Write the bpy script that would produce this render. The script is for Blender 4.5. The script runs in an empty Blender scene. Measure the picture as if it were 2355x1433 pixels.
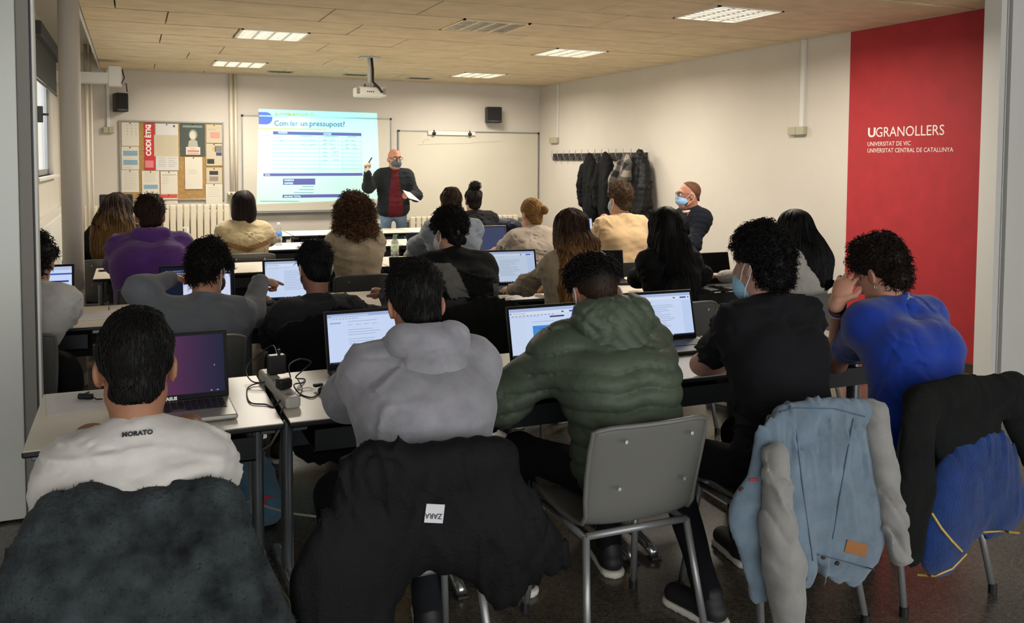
import bpy, bmesh, math, random
import numpy as np
from mathutils import Vector, Matrix, Euler

sc = bpy.context.scene
COL = sc.collection
# ------------------------------------------------------------------ camera (solved from the room's straight lines)
F_PX, PP_Y, YAW, PITCH, ROLL, CAM_H = 2029.13, 476.19, .406524, .0520162, -.0046556, 1.62
W_PX, H_PX = 2355, 1433
def _axes():
    cy, sy = math.cos(YAW), math.sin(YAW); cp, sp = math.cos(PITCH), math.sin(PITCH)
    fwd = np.array([sy*cp, cy*cp, -sp]); right = np.array([cy, -sy, 0.]); down = np.cross(fwd, right)
    cr, sr = math.cos(ROLL), math.sin(ROLL)
    return np.array([cr*right+sr*down, -sr*right+cr*down, fwd])
AX = _axes()
CAM = np.array([0, 0, CAM_H])
def ray(px, py): return AX.T @ np.array([(px-W_PX/2)/F_PX, (py-PP_Y)/F_PX, 1.])
def at(px, py, Y): d = ray(px, py); return CAM + d*(Y/d[1])
def onz(px, py, z): d = ray(px, py); return CAM + d*((z-CAM_H)/d[2])
def onx(px, py, x): d = ray(px, py); return CAM + d*(x/d[0])
cd = bpy.data.cameras.new('camera'); cam = bpy.data.objects.new('camera', cd); COL.objects.link(cam)
cd.sensor_fit = 'HORIZONTAL'; cd.sensor_width = 36; cd.lens = F_PX/W_PX*36
cd.shift_y = (PP_Y-H_PX/2)/W_PX
cd.clip_start = .05
m = Matrix.Identity(4)
for i in range(3):
    m[i][0] = AX[0][i]; m[i][1] = -AX[1][i]; m[i][2] = -AX[2][i]; m[i][3] = CAM[i]
cam.matrix_world = m
sc.camera = cam
# ------------------------------------------------------------------ sky, exposure
w = bpy.data.worlds.new('sky'); sc.world = w; w.use_nodes = True
bg = w.node_tree.nodes['Background']; bg.inputs[0].default_value = (.96, .96, .95, 1); bg.inputs[1].default_value = 3.7
LAMP_W = 66.0
LAMP_C = (1.0, .91, .79)
PROJ_W = 420.0
sc.view_settings.view_transform = 'Standard'; sc.view_settings.look = 'None'
sc.view_settings.gamma = 1; sc.view_settings.use_curve_mapping = False
sc.view_settings.exposure = 0.0

random.seed(7)
RNG = np.random.default_rng(11)
# ------------------------------------------------------------------ materials
def lin(c):
    if isinstance(c, str):
        c = c.lstrip('#'); c = [int(c[i:i+2], 16)/255 for i in (0, 2, 4)]
    return tuple((x/12.92 if x <= .04045 else ((x+.055)/1.055)**2.4) for x in c)
MATS = {}
def mat(name, col='#808080', rough=.6, metal=0, bump=0, bscale=60, var=0, vscale=8, spec=.5, emit=0, sheen=0, attr=False, alpha=1, trans=0, stretch=None):
    if name in MATS: return MATS[name]
    M = bpy.data.materials.new(name); M.use_nodes = True; nt = M.node_tree; b = nt.nodes['Principled BSDF']
    c = lin(col) + (1,)
    b.inputs['Base Color'].default_value = c
    b.inputs['Roughness'].default_value = rough; b.inputs['Metallic'].default_value = metal
    b.inputs['Specular IOR Level'].default_value = spec
    if sheen: b.inputs['Sheen Weight'].default_value = sheen
    if trans: b.inputs['Transmission Weight'].default_value = trans
    if alpha < 1: b.inputs['Alpha'].default_value = alpha
    if emit:
        b.inputs['Emission Color'].default_value = c; b.inputs['Emission Strength'].default_value = emit
    tc = nt.nodes.new('ShaderNodeTexCoord'); src = tc.outputs['Object']
    if stretch:
        mp = nt.nodes.new('ShaderNodeMapping'); mp.inputs['Scale'].default_value = stretch
        nt.links.new(src, mp.inputs[0]); src = mp.outputs[0]
    base = None
    if attr:
        a = nt.nodes.new('ShaderNodeAttribute'); a.attribute_name = 'Col'; base = a.outputs['Color']
    if var:
        n = nt.nodes.new('ShaderNodeTexNoise'); n.inputs['Scale'].default_value = vscale; n.inputs['Detail'].default_value = 5
        nt.links.new(src, n.inputs['Vector'])
        mx = nt.nodes.new('ShaderNodeMix'); mx.data_type = 'RGBA'; mx.blend_type = 'MULTIPLY'
        r = nt.nodes.new('ShaderNodeMapRange'); r.inputs[1].default_value = .3; r.inputs[2].default_value = .7
        r.inputs[3].default_value = 1-var; r.inputs[4].default_value = 1+var*.6
        nt.links.new(n.outputs['Fac'], r.inputs[0])
        mx.inputs[0].default_value = 1
        if base: nt.links.new(base, mx.inputs[6])
        else: mx.inputs[6].default_value = c
        nt.links.new(r.outputs[0], mx.inputs[7]); base = mx.outputs[2]
    if base: nt.links.new(base, b.inputs['Base Color'])
    if bump:
        n = nt.nodes.new('ShaderNodeTexNoise'); n.inputs['Scale'].default_value = bscale; n.inputs['Detail'].default_value = 4
        nt.links.new(src, n.inputs['Vector'])
        bp = nt.nodes.new('ShaderNodeBump'); bp.inputs['Strength'].default_value = bump; bp.inputs['Distance'].default_value = .01
        nt.links.new(n.outputs['Fac'], bp.inputs['Height']); nt.links.new(bp.outputs[0], b.inputs['Normal'])
    MATS[name] = M
    return M
def emis(col, s=1.0):
    k = 'glow_%s_%.2f' % (col, s)
    if k in MATS: return MATS[k]
    M = bpy.data.materials.new('screen_glow'); M.use_nodes = True; nt = M.node_tree
    b = nt.nodes['Principled BSDF']; c = lin(col)+(1,)
    b.inputs['Base Color'].default_value = (0.005, .005, .005, 1); b.inputs['Roughness'].default_value = .6; b.inputs['Specular IOR Level'].default_value = .08
    b.inputs['Emission Color'].default_value = c; b.inputs['Emission Strength'].default_value = s
    MATS[k] = M
    return M
# ------------------------------------------------------------------ object helpers
def tag(o, label=None, cat=None, group=None, kind=None):
    if label: o['label'] = label
    if cat: o['category'] = cat
    if group: o['group'] = group
    if kind: o['kind'] = kind
    return o
def empty(name, loc=(0, 0, 0), rz=0, label=None, cat=None, group=None):
    o = bpy.data.objects.new(name, None); COL.objects.link(o)
    o.empty_display_size = .1; o.location = tuple(loc); o.rotation_euler = (0, 0, rz)
    return tag(o, label, cat, group)
class G:
    """collects shapes into one mesh"""
    def __init__(s): s.bm = bmesh.new()
    def _xf(s, vs, M):
        if M is not None: bmesh.ops.transform(s.bm, matrix=M, verts=vs)
    def box(s, lo, hi, bev=0, seg=2, M=None):
        lo = Vector(lo); hi = Vector(hi); c = (lo+hi)/2; d = hi-lo
        r = bmesh.ops.create_cube(s.bm, size=1)
        vs = r['verts']
        for v in vs: v.co = Vector((v.co.x*d.x, v.co.y*d.y, v.co.z*d.z))+c
        if bev:
            es = list({e for v in vs for e in v.link_edges})
            q = bmesh.ops.bevel(s.bm, geom=es, offset=min(bev, min(d)*.49), segments=seg, affect='EDGES', profile=.5)
            vs = list({v for f in q['faces'] for v in f.verts} | {v for v in vs if v.is_valid})
            st = list(vs); seen = set(st)
            while st:
                v = st.pop()
                for e in v.link_edges:
                    u = e.other_vert(v)
                    if u not in seen: seen.add(u); st.append(u)
            vs = list(seen)
        s._xf(vs, M); return s
    def cyl(s, a, b, r, r2=None, n=12, M=None):
        a = Vector(a); b = Vector(b); d = b-a
        q = bmesh.ops.create_cone(s.bm, cap_ends=True, segments=n, radius1=r, radius2=r if r2 is None else r2, depth=d.length)
        R = d.to_track_quat('Z', 'Y').to_matrix().to_4x4(); R.translation = (a+b)/2
        bmesh.ops.transform(s.bm, matrix=R, verts=q['verts']); s._xf(q['verts'], M); return s
    def sph(s, c, r, n=12, M=None):
        q = bmesh.ops.create_uvsphere(s.bm, u_segments=n, v_segments=max(6, n//2), radius=1)
        r = (r, r, r) if not hasattr(r, '__len__') else r
        for v in q['verts']: v.co = Vector((v.co.x*r[0], v.co.y*r[1], v.co.z*r[2]))+Vector(c)
        s._xf(q['verts'], M); return s
    def tube(s, pts, r, n=8, closed=False, M=None, flat=1):
        P = [Vector(p) for p in pts]; rings = []; N = len(P); up = None
        for i, p in enumerate(P):
            if closed: t = P[(i+1) % N]-P[i-1]
            else: t = P[min(i+1, N-1)]-P[max(i-1, 0)]
            t.normalize()
            if up is None: up = t.orthogonal().normalized()
            up = (up-t*up.dot(t)).normalized(); v = t.cross(up)
            rr = r[i] if hasattr(r, '__len__') else r
            rings.append([s.bm.verts.new(p+(up*math.cos(a)+v*math.sin(a)*flat)*rr) for a in [2*math.pi*k/n for k in range(n)]])
        for i in range(N if closed else N-1):
            A = rings[i]; B = rings[(i+1) % N]
            for k in range(n): s.bm.faces.new((A[k], A[(k+1) % n], B[(k+1) % n], B[k]))
        if not closed:
            s.bm.faces.new(rings[0][::-1]); s.bm.faces.new(rings[-1])
        s._xf([v for q in rings for v in q], M); return s
    def prism(s, poly, axis, lo, hi, M=None):
        """poly: 2D points in the two other axes; extruded on axis"""
        def mk(p, h):
            q = list(p); q.insert(axis, h); return s.bm.verts.new(q)
        A = [mk(p, lo) for p in poly]; B = [mk(p, hi) for p in poly]; n = len(poly)
        s.bm.faces.new(A); s.bm.faces.new(B[::-1])
        for k in range(n): s.bm.faces.new((A[k], B[k], B[(k+1) % n], A[(k+1) % n]))
        s._xf(A+B, M); return s
    def done(s, name, material, parent=None, smooth=False, loc=None, **kw):
        bmesh.ops.recalc_face_normals(s.bm, faces=s.bm.faces)
        me = bpy.data.meshes.new(name); s.bm.to_mesh(me); s.bm.free()
        if smooth:
            me.polygons.foreach_set('use_smooth', [True]*len(me.polygons))
        return link(name, me, material, parent, loc, **kw)
def link(name, me, material, parent=None, loc=None, label=None, cat=None, group=None, kind=None):
    o = bpy.data.objects.new(name, me); COL.objects.link(o)
    if material is not None:
        if not me.materials: me.materials.append(material)
    if parent is not None: o.parent = parent
    if loc is not None: o.location = tuple(loc)
    return tag(o, label, cat, group, kind)
def smooth_by_angle(o, deg=35):
    me = o.data
    me.polygons.foreach_set('use_smooth', [True]*len(me.polygons))
    try: me.set_sharp_from_angle(angle=math.radians(deg))
    except Exception: pass
    return o
def copy_tree(o, parent=None):
    c = o.copy(); COL.objects.link(c)
    if parent is not None: c.parent = parent
    for ch in list(o.children): copy_tree(ch, c)
    return c
def text(name, body, size, material, M, parent=None, ext=.0006, bold=0, align='LEFT', sx=1.0, **kw):
    cu = bpy.data.curves.new(name, 'FONT'); cu.body = body; cu.size = size; cu.extrude = ext; cu.align_x = align
    cu.resolution_u = 3; cu.offset = bold
    t = bpy.data.objects.new(name, cu); COL.objects.link(t)
    dg = bpy.context.evaluated_depsgraph_get(); dg.update()
    me = bpy.data.meshes.new_from_object(t.evaluated_get(dg)); bpy.data.objects.remove(t); bpy.data.curves.remove(cu)
    me.transform(M @ Matrix.Scale(sx, 4, (1, 0, 0)))
    me.materials.clear(); me.materials.append(material)
    return link(name, me, None, parent, **kw)
FACE_FRONT = Matrix.Rotation(math.pi/2, 4, 'X')                    # text plane facing -y (towards the class)
FACE_LEFT = Matrix.Rotation(-math.pi/2, 4, 'Z') @ FACE_FRONT        # text plane facing -x
# ================================================================== the room
XR, YB, ZC, XL, YJ = 5.924, 12.698, 2.79, -.352, 4.56     # right wall, back wall, ceiling, ceiling's left edge, partition line
XW = -.80                                               # window wall
WHITE = mat('white_wall_paint', '#c9c3b8', .75, bump=.12, bscale=140, var=.03, vscale=2)
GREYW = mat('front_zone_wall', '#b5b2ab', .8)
TRIMW = mat('white_painted_metal', '#d3d2cc', .45)
BLACKP = mat('black_plastic', '#131314', .5, bump=.1, bscale=300)
DARKM = mat('dark_metal', '#2a2c2e', .45, .3)
ALU = mat('aluminium', '#a9abad', .35, .8)

def floor_mat():
    M = mat('terrazzo_floor', '#4d4941', .26, var=.22, vscale=3)
    nt = M.node_tree; b = nt.nodes['Principled BSDF']; old = b.inputs['Base Color'].links[0].from_socket
    tc = nt.nodes.new('ShaderNodeTexCoord'); v = nt.nodes.new('ShaderNodeTexVoronoi'); v.inputs['Scale'].default_value = 95
    nt.links.new(tc.outputs['Object'], v.inputs['Vector'])
    n = nt.nodes.new('ShaderNodeTexNoise'); n.inputs['Scale'].default_value = 220; nt.links.new(tc.outputs['Object'], n.inputs['Vector'])
    r = nt.nodes.new('ShaderNodeValToRGB'); r.color_ramp.elements[0].position = .45; r.color_ramp.elements[1].position = .62
    r.color_ramp.elements[0].color = (.55, .55, .55, 1); r.color_ramp.elements[1].color = (1.7, 1.6, 1.4, 1)
    nt.links.new(n.outputs['Fac'], r.inputs[0])
    sp = nt.nodes.new('ShaderNodeSeparateColor'); nt.links.new(v.outputs['Color'], sp.inputs[0])
    r2 = nt.nodes.new('ShaderNodeMapRange'); r2.inputs[3].default_value = .65; r2.inputs[4].default_value = 1.45
    nt.links.new(sp.outputs[0], r2.inputs[0])
    a = nt.nodes.new('ShaderNodeMix'); a.data_type = 'RGBA'; a.blend_type = 'MULTIPLY'; a.inputs[0].default_value = 1
    nt.links.new(old, a.inputs[6]); nt.links.new(r.outputs[0], a.inputs[7])
    a2 = nt.nodes.new('ShaderNodeMix'); a2.data_type = 'RGBA'; a2.blend_type = 'MULTIPLY'; a2.inputs[0].default_value = 1
    nt.links.new(a.outputs[2], a2.inputs[6]); nt.links.new(r2.outputs[0], a2.inputs[7])
    nt.links.new(a2.outputs[2], b.inputs['Base Color'])
    return M
G().box((-3.2, -3, -.06), (7.2, YB+.2, 0)).done('floor', floor_mat(), kind='structure')
# right wall
G().box((XR, YJ, 0), (XR+.15, YB+.15, ZC+.2)).done('wall_right', WHITE, kind='structure')
G().box((XW-.15, YB, 0), (XR+.15, YB+.15, ZC+.2)).done('wall_back', WHITE, kind='structure')
# left wall with its window opening
wy0, wy1, wz0, wz1 = 8.75, 11.0, 1.45, 2.62
g = G()
for lo, hi in (((XW-.15, YJ, 0), (XW, wy0, ZC+.2)), ((XW-.15, wy1, 0), (XW, YB, ZC+.2)), ((XW-.15, wy0, 0), (XW, wy1, wz0)), ((XW-.15, wy0, wz1), (XW, wy1, ZC+.2))):
    g.box(lo, hi)
g.done('wall_left', WHITE, kind='structure')
G().box((XW, YJ+.1, 0), (XW+.13, YB, 1.06), .01).done('trim_1', TRIMW, kind='structure')          # low casing under the windows
G().box((XW-.15, YJ, ZC+.2), (XL, YB, ZC+.3)).done('ceiling_recess', WHITE, kind='structure')
G().box((XL-.02, YJ, ZC-.01), (XL, YB, ZC+.25)).done('trim_2', TRIMW, kind='structure')
# front zone (this side of the open partition): darker, no lamps lit
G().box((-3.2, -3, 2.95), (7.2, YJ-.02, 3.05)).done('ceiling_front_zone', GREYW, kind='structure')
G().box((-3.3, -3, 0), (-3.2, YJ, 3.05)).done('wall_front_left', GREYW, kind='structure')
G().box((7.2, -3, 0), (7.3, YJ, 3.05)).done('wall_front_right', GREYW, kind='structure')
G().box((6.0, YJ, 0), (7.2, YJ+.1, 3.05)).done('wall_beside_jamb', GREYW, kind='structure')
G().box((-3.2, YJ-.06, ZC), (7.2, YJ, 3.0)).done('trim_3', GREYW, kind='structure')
# baseboards
BASE = mat('dark_baseboard', '#3e372c', .4, var=.2)
G().box((XR-.015, YJ, 0), (XR, YB, .075), .003).done('baseboard_right', BASE, kind='structure')
G().box((XW, YB-.015, 0), (XR, YB, .075), .003).done('baseboard_back', BASE, kind='structure')
# partition: folded leaf at the left, jamb profile at the right
LEAF = mat('partition_laminate', '#b9bbb2', .22, spec=.6)
GREYS = mat('grey_partition_seal', '#7b786f', .6)
p = empty('folding_partition', (-.46, YJ-.12, 0), label='pale folded sliding partition leaf beside the window side of the classroom', cat='partition')
G().box((-2.7, -.02, .01), (0, .06, 2.94), .004).done('leaf', LEAF, p)
G().box((0, .0, .01), (.052, .05, 2.94), .002).done('seal', GREYS, p)
G().box((.054, .0, .01), (.060, .06, 2.94)).done('gasket', DARKM, p)
G().box((.0605, -.004, .01), (.072, .07, 2.94), .002).done('edge_profile', TRIMW, p)
j = empty('partition_jamb', (5.64, 4.40, 0), label='pale aluminium jamb profile with two dark grooves beside the red wall panel', cat='jamb')
G().box((0, 0, .005), (.055, .14, 2.94), .003).done('flange', TRIMW, j)
G().box((.056, .03, .005), (.072, .14, 2.94)).done('groove', BLACKP, j)
G().box((.073, .005, .005), (.081, .14, 2.94), .002).done('rib', TRIMW, j)
G().box((.082, .03, .005), (.114, .14, 2.94)).done('groove', BLACKP, j)
G().box((.115, 0, .005), (.36, .14, 2.94), .003).done('flange', TRIMW, j)
# ceiling: wood-fibre boards laid in rows, each its own piece
BOARD = mat('wood_fibre_board', '#d6c4a2', .85, bump=.25, bscale=90, var=.13, vscale=4, stretch=(1, 1.6, 1))
SLAB = mat('ceiling_void', '#2c2620', .9)
ceil = G().box((XL, YJ, ZC+.12), (XR, YB, ZC+.16)).done('ceiling', SLAB, kind='structure')
PITCHY = .6875; Y0 = 5.52-2*PITCHY
LIGHTS = [(.92, 8.27, 1), (4.06, 5.52, 1), (.92, 11.02, 1), (4.06, 8.27, 1), (4.06, 11.02, 1), (2.54, 6.93, 0)]
joints = {5: .285, 6: .905, 7: .275, 8: .905, 9: .6, 10: .93, 11: .28, 12: .9, 4: -.1, 3: .55, 2: .2, 1: .8}
LEN = 1.572
for r in range(0, 14):
    ya = max(Y0+r*PITCHY, YJ); yb = min(Y0+(r+1)*PITCHY, YB)
    if yb-ya < .03: continue
    cuts = [XL]; x = joints.get(r, .5)
    while x < XR-.05: cuts.append(x); x += LEN
    cuts.append(XR)
    spans = list(zip(cuts[:-1], cuts[1:]))
    for lx, ly, on in LIGHTS:
        if ya-.05 < ly < yb-.3:
            ns = []
            for a, b in spans:
                if b <= lx or a >= lx+.61: ns.append((a, b))
                else:
                    if lx-a > .02: ns.append((a, lx))
                    if b-lx-.61 > .02: ns.append((lx+.61, b))
            spans = ns
    for a, b in spans:
        dz = random.uniform(-.0015, .002)
        if b-a > .02:
            G().box((a+.005, ya+.017, ZC+dz), (b-.005, yb-.017, ZC+.026), .003, 1).done('ceiling_panel', BOARD, ceil)
# grid rails that catch the projector light
RAIL = mat('ceiling_rail', '#8c7a5e', .5)
# ------------------------------------------------------------------ recessed louvre lights
LAMPW = mat('lamp_white_enamel', '#e6e2d6', .4)
def lamp(x, y, on, label):
    L = empty('ceiling_light', (x+.305, y+.31, ZC), label=label, cat='ceiling light')
    g = G(); t = .022; hw = .305; hh = .31
    g.box((-hw, -hh, -.006), (-hw+t, hh, .06)).box((hw-t, -hh, -.006), (hw, hh, .06)).box((-hw, -hh, -.006), (hw, -hh+t, .06)).box((-hw, hh-t, -.006), (hw, hh, .06))
    g.done('frame', LAMPW if on else mat('lamp_cream_frame', '#e0cda6', .5), L)
    G().box((-hw, -hh, .095), (hw, hh, .1)).done('housing', LAMPW if on else mat('lamp_dark_void', '#35322e', .4), L)
    fm = LAMPW if on else mat('louvre_aluminium', '#c9c6c0', .25, .8)
    for k in range(4):
        xa = -hw+t+k*(2*hw-2*t)/4; xb = xa+(2*hw-2*t)/4
        G().box((xa+.03, -hh+.03, .045), (xb-.03, hh-.03, .075), .01).done('tube', emis('#fffaf0', 4.5) if on else mat('dead_tube', '#c9c6bd', .3), L)
        if k: G().box((xa-.012, -hh+t, -.004), (xa+.012, hh-t, .045)).done('divider', fm if on else mat('lamp_cream_frame'), L)
        for q in range(1, 9):
            yy = -hh+t+q*(2*hh-2*t)/9
            G().prism([(yy-.012, .0), (yy+.012, .0), (yy+.002, .042), (yy-.002, .042)], 0, xa+.012, xb-.012).done('louvre_fin', fm, L)
    if on:
        ld = bpy.data.lights.new('lamp_light', 'AREA'); ld.shape = 'RECTANGLE'; ld.size = .54; ld.size_y = .55
        ld.energy = LAMP_W; ld.color = LAMP_C; ld.spread = math.radians(168)
        lo = bpy.data.objects.new('lamp_light', ld); COL.objects.link(lo); lo.parent = L; lo.location = (0, 0, -.012)
for (x, y, on), lb in zip(LIGHTS, ['lit square louvre ceiling light between the projector and the window side', 'lit square louvre ceiling light closest to the red wall panel',
        'lit square louvre ceiling light above the cork notice board end', 'lit square louvre ceiling light above the middle of the white wall with the cable duct',
        'lit square louvre ceiling light above the blank whiteboard', 'unlit square louvre ceiling light with dark cells and cream frame']):
    lamp(x, y, on, lb)
# three flush dark vents far along the ceiling
for px, py, vl in ((645, 165, 'beside the heating pipes'), (818, 172, 'behind the projector pole'), (965, 180, 'above the gap between the whiteboards')):
    c = onz(px, py, ZC)
    v = empty('ceiling_vent', (c[0], c[1], ZC), label='small flush grey ceiling vent '+vl, cat='vent', group='flush vents in the ceiling by the back wall')
    G().box((-.17, -.10, -.004), (.17, .10, .002), .002).done('plate', mat('vent_grey', '#8f8f80', .5), v)
    for q in range(3): G().box((-.14, -.06+q*.055, -.007), (.14, -.045+q*.055, -.003)).done('slot', DARKM, v)
# ------------------------------------------------------------------ red panel and lettering on the right wall
def redm():
    return mat('red_wall_paint', '#a8242b', .7, bump=.15, bscale=120, var=.12, vscale=5)
ra, rb = onx(2262, 300, XR)[1], onx(1952, 300, XR)[1]
red = empty('red_wall_panel', (XR-.003, (ra+rb)/2, .076), label='tall red painted wall panel with white university lettering', cat='wall panel')
G().box((0, -(rb-ra)/2, 0), (.004, (rb-ra)/2, ZC-.08)).done('paint', redm(), red)
WTXT = mat('white_vinyl_lettering', '#e9dfda', .5)
def wall_text(body, px0, py0, px1, hpx, bold=0, gap=0):
    a = onx(px0, py0, XR); b = onx(px1, py0, XR)
    t = text('lettering', body, 1, WTXT, Matrix.Identity(4), None, .0005, bold)
    me = t.data; co = np.empty(len(me.vertices)*3); me.vertices.foreach_get('co', co); co = co.reshape(-1, 3)
    w0 = co[:, 0].max()-co[:, 0].min(); h0 = co[:, 1].max()
    zt = onx(px0, py0-hpx, XR)[2]-a[2]
    sx = (a[1]-b[1])/w0; sz = zt/h0
    n = np.stack([(co[:, 2])*0-.0012-co[:, 2]*.5, (a[1]-(co[:, 0]-co[:, 0].min())*sx)-(ra+rb)/2, a[2]-.076+co[:, 1]*sz], 1)
    me.vertices.foreach_set('co', n.ravel()); t.parent = red
    return t
wall_text('U', 1997, 315, 2014, 21, .028); wall_text('GRANOLLERS', 2015, 315, 2172, 22)
wall_text('UNIVERSITAT DE VIC', 1996, 336, 2095, 9.5); wall_text('UNIVERSITAT CENTRAL DE CATALUNYA', 1996, 351, 2193, 9.5)
# ------------------------------------------------------------------ ducts and boxes on the walls
BOXM = mat('beige_junction_box', '#a8a48c', .5)
def duct(name, px, py0, py1, wall, wd, label, boxpx=None):
    if wall == 'R':
        a = onx(px, py0, XR); b = onx(px, py1, XR)
        d = empty(name, (XR, a[1], b[2]), label=label, cat='cable duct')
        G().box((-.03, -wd/2, 0), (0, wd/2, ZC-b[2]), .003).done('cover', TRIMW, d)
        if boxpx:
            y0 = onx(boxpx[0], py1, XR)[1]-a[1]; y1 = onx(boxpx[1], py1, XR)[1]-a[1]; zt = onx(px, boxpx[2], XR)[2]-b[2]; zb = onx(px, boxpx[3], XR)[2]-b[2]
            ym = (y0+y1)/2
            G().box((-.05, y1, zb), (0, ym-.002, zt), .006).done('socket_box', BOXM, d)
            G().box((-.05, ym+.002, zb), (0, y0, zt), .006).done('socket_box', BOXM, d)
duct('cable_duct', 1852, 90, 293, 'R', .05, 'white vertical cable duct with beige socket box between coats and red panel', (1820, 1857, 291, 310))
duct('cable_duct', 1286, 195, 318, 'R', .022, 'thin white cable duct with small beige box above the coat rack end', (1269, 1286, 316, 329))
# speakers
def speaker(px0, px1, py0, py1, label, yaw):
    a = at(px0, py0, YB-.12); b = at(px1, py1, YB-.12)
    s = empty('wall_speaker', ((a[0]+b[0])/2, YB-.0, b[2]), label=label, cat='speaker')
    wd = (b[0]-a[0])/2; h = a[2]-b[2]
    R = Matrix.Translation((0, -.12, 0)) @ Matrix.Rotation(yaw, 4, 'Z')
    G().box((-wd, -.10, 0), (wd, .10, h), .015, 3, M=R).done('cabinet', BLACKP, s)
    G().box((-wd*.86, -.108, h*.16), (wd*.86, -.099, h*.95), .006, M=R).done('grille', mat('speaker_grille', '#0d0d0e', .8, bump=.4, bscale=900), s)
    G().box((-.05, -.110, h*.06), (.05, -.099, h*.10), M=R).done('badge', mat('badge_grey', '#4a4a4c', .4, .5), s)
    G().box((-.03, .06, h*.4), (.03, .12, h*.6), M=Matrix.Translation((0, -.12, 0))).done('bracket', DARKM, s)
speaker(262, 292, 214, 258, 'black wall speaker above the cork notice board', .25)
speaker(1118, 1151, 246, 283, 'black wall speaker above the blank whiteboard', -.25)
# vertical heating pipes and conduits at the back wall
PIPE = mat('cream_pipe_paint', '#cfc6b4', .5)
def pipe(px0, px1, label, y=YB-.06, z0=0):
    a = at(px0, 300, y); b = at(px1, 300, y)
    return tag(G().cyl(((a[0]+b[0])/2, y, z0), ((a[0]+b[0])/2, y, ZC), (b[0]-a[0])/2, n=16).done('heating_pipe', PIPE, smooth=True), label, 'pipe')
pipe(528, 536, 'thicker white heating pipe running up between notice board and whiteboard', z0=.95); pipe(539, 546, 'thinner white heating pipe running up between notice board and whiteboard', z0=.95)
c = at(537, 445, YB-.06)
v = empty('pipe_valve', (c[0], YB-.06, c[2]), label='small brass pipe clamps on the heating pipes beside the notice board', cat='pipe clamp')
for dx in (-.06, .0, .05):
    G().cyl((dx, -.05, 0), (dx, .05, 0), .018, n=8).cyl((dx-.03, -.03, .015), (dx+.03, -.03, .015), .008, n=8).done('clamp', PIPE, v)
# trunking box in the left back corner
c = at(215, 178, YB-1.2)
t = empty('trunking', (c[0], YB-1.2, c[2]), label='white trunking box with loose black cable by the window recess', cat='trunking')
G().box((XW-c[0], -.05, -.06), (.16, .22, .06), .004).done('duct', TRIMW, t)
G().box((.16, -.05, -.09), (.30, .2, .14), .006).done('junction', TRIMW, t)
G().tube([(.31, -.02, .10), (.33, -.05, 0), (.29, -.04, -.08), (.35, -.05, -.06), (.36, -.03, -.16)], .008, 6).done('cable', BLACKP, t)
c = at(250, 300, YB)
t = empty('wall_conduit', (c[0], YB, 0), label='white vertical conduit with beige double socket left of the notice board', cat='conduit')
G().box((-.02, -.03, at(250, 300, YB)[2]), (.02, 0, ZC), .003).done('cover', TRIMW, t)
for k in (-1, 1): G().box((-.065 if k < 0 else .002, -.05, 1.96), (-.002 if k < 0 else .065, 0, 2.04), .006).done('socket_box', BOXM, t)
for k, (pa, pb) in enumerate(((196, 204), (209, 213))):
    a = at(pa, 300, YB-.9); b = at(pb, 300, YB-.9)
    tag(G().cyl(((a[0]+b[0])/2, YB-.9, .02), ((a[0]+b[0])/2, YB-.9, ZC+.2), (b[0]-a[0])/2+.004, n=14).done('heating_pipe', PIPE, smooth=True),
        ('white upright pipe in the window recess close to the round column', 'slim white upright pipe in the window recess under the trunking')[k], 'pipe')
# round column
a = at(137, 300, 7.0); b = at(188, 300, 7.0)
col = empty('round_column', ((a[0]+b[0])/2, 7.0, 0), label='white painted round column by the windows', cat='column')
G().cyl((0, 0, 0), (0, 0, ZC+.2), (b[0]-a[0])/2, n=28).done('shaft', WHITE, col, smooth=True)
G().cyl((0, 0, 0), (0, 0, .08), (b[0]-a[0])/2+.008, n=28).done('plinth', TRIMW, col)
# window in the left wall
SHADE = mat('dark_roller_blind', '#3b403f', .8)
win = G().box((XW-.10, wy0, wz0), (XW-.05, wy0+.06, wz1)).box((XW-.10, wy1-.06, wz0), (XW-.05, wy1, wz1)).box((XW-.10, wy0, wz0), (XW-.05, wy1, wz0+.06)).box((XW-.10, wy0, wz1-.06), (XW-.05, wy1, wz1)).box((XW-.10, (wy0+wy1)/2-.03, wz0), (XW-.05, (wy0+wy1)/2+.03, wz1)).done('window_1', ALU, kind='structure')
GLASS = mat('window_glass', '#dfe8ee', .05, trans=1, alpha=.25)
G().box((XW-.08, wy0+.06, wz0+.06), (XW-.075, (wy0+wy1)/2-.03, wz1-.06)).done('pane', GLASS, win)
G().box((XW-.08, (wy0+wy1)/2+.03, wz0+.06), (XW-.075, wy1-.06, wz1-.06)).done('pane', GLASS, win)
G().box((XW-.06, (wy0+wy1)/2-.02, 1.98), (XW+.0, (wy0+wy1)/2+.02, 2.14), .004).cyl((XW-.01, (wy0+wy1)/2, 2.06), (XW+.05, (wy0+wy1)/2, 2.06), .012, n=8).done('window_handle', BLACKP, win)
G().box((XW-.12, wy0-.02, wz0-.03), (XW+.06, wy1+.02, wz0), .004).done('window_sill', TRIMW, win)
bl = empty('roller_blind', (XW+.05, (wy0+wy1)/2-.1, wz1+.12), label='dark grey roller blind half rolled above the window', cat='blind')
G().box((-.05, -(wy1-wy0)/2-.1, -.06), (.06, (wy1-wy0)/2+.1, .06), .01).done('cassette', SHADE, bl)
G().box((-.005, -(wy1-wy0)/2-.04, -.40), (.002, (wy1-wy0)/2+.04, -.05)).done('fabric', SHADE, bl)
G().cyl((0, -(wy1-wy0)/2-.04, -.425), (0, (wy1-wy0)/2+.04, -.425), .012, n=8).done('bottom_bar', DARKM, bl)
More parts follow.
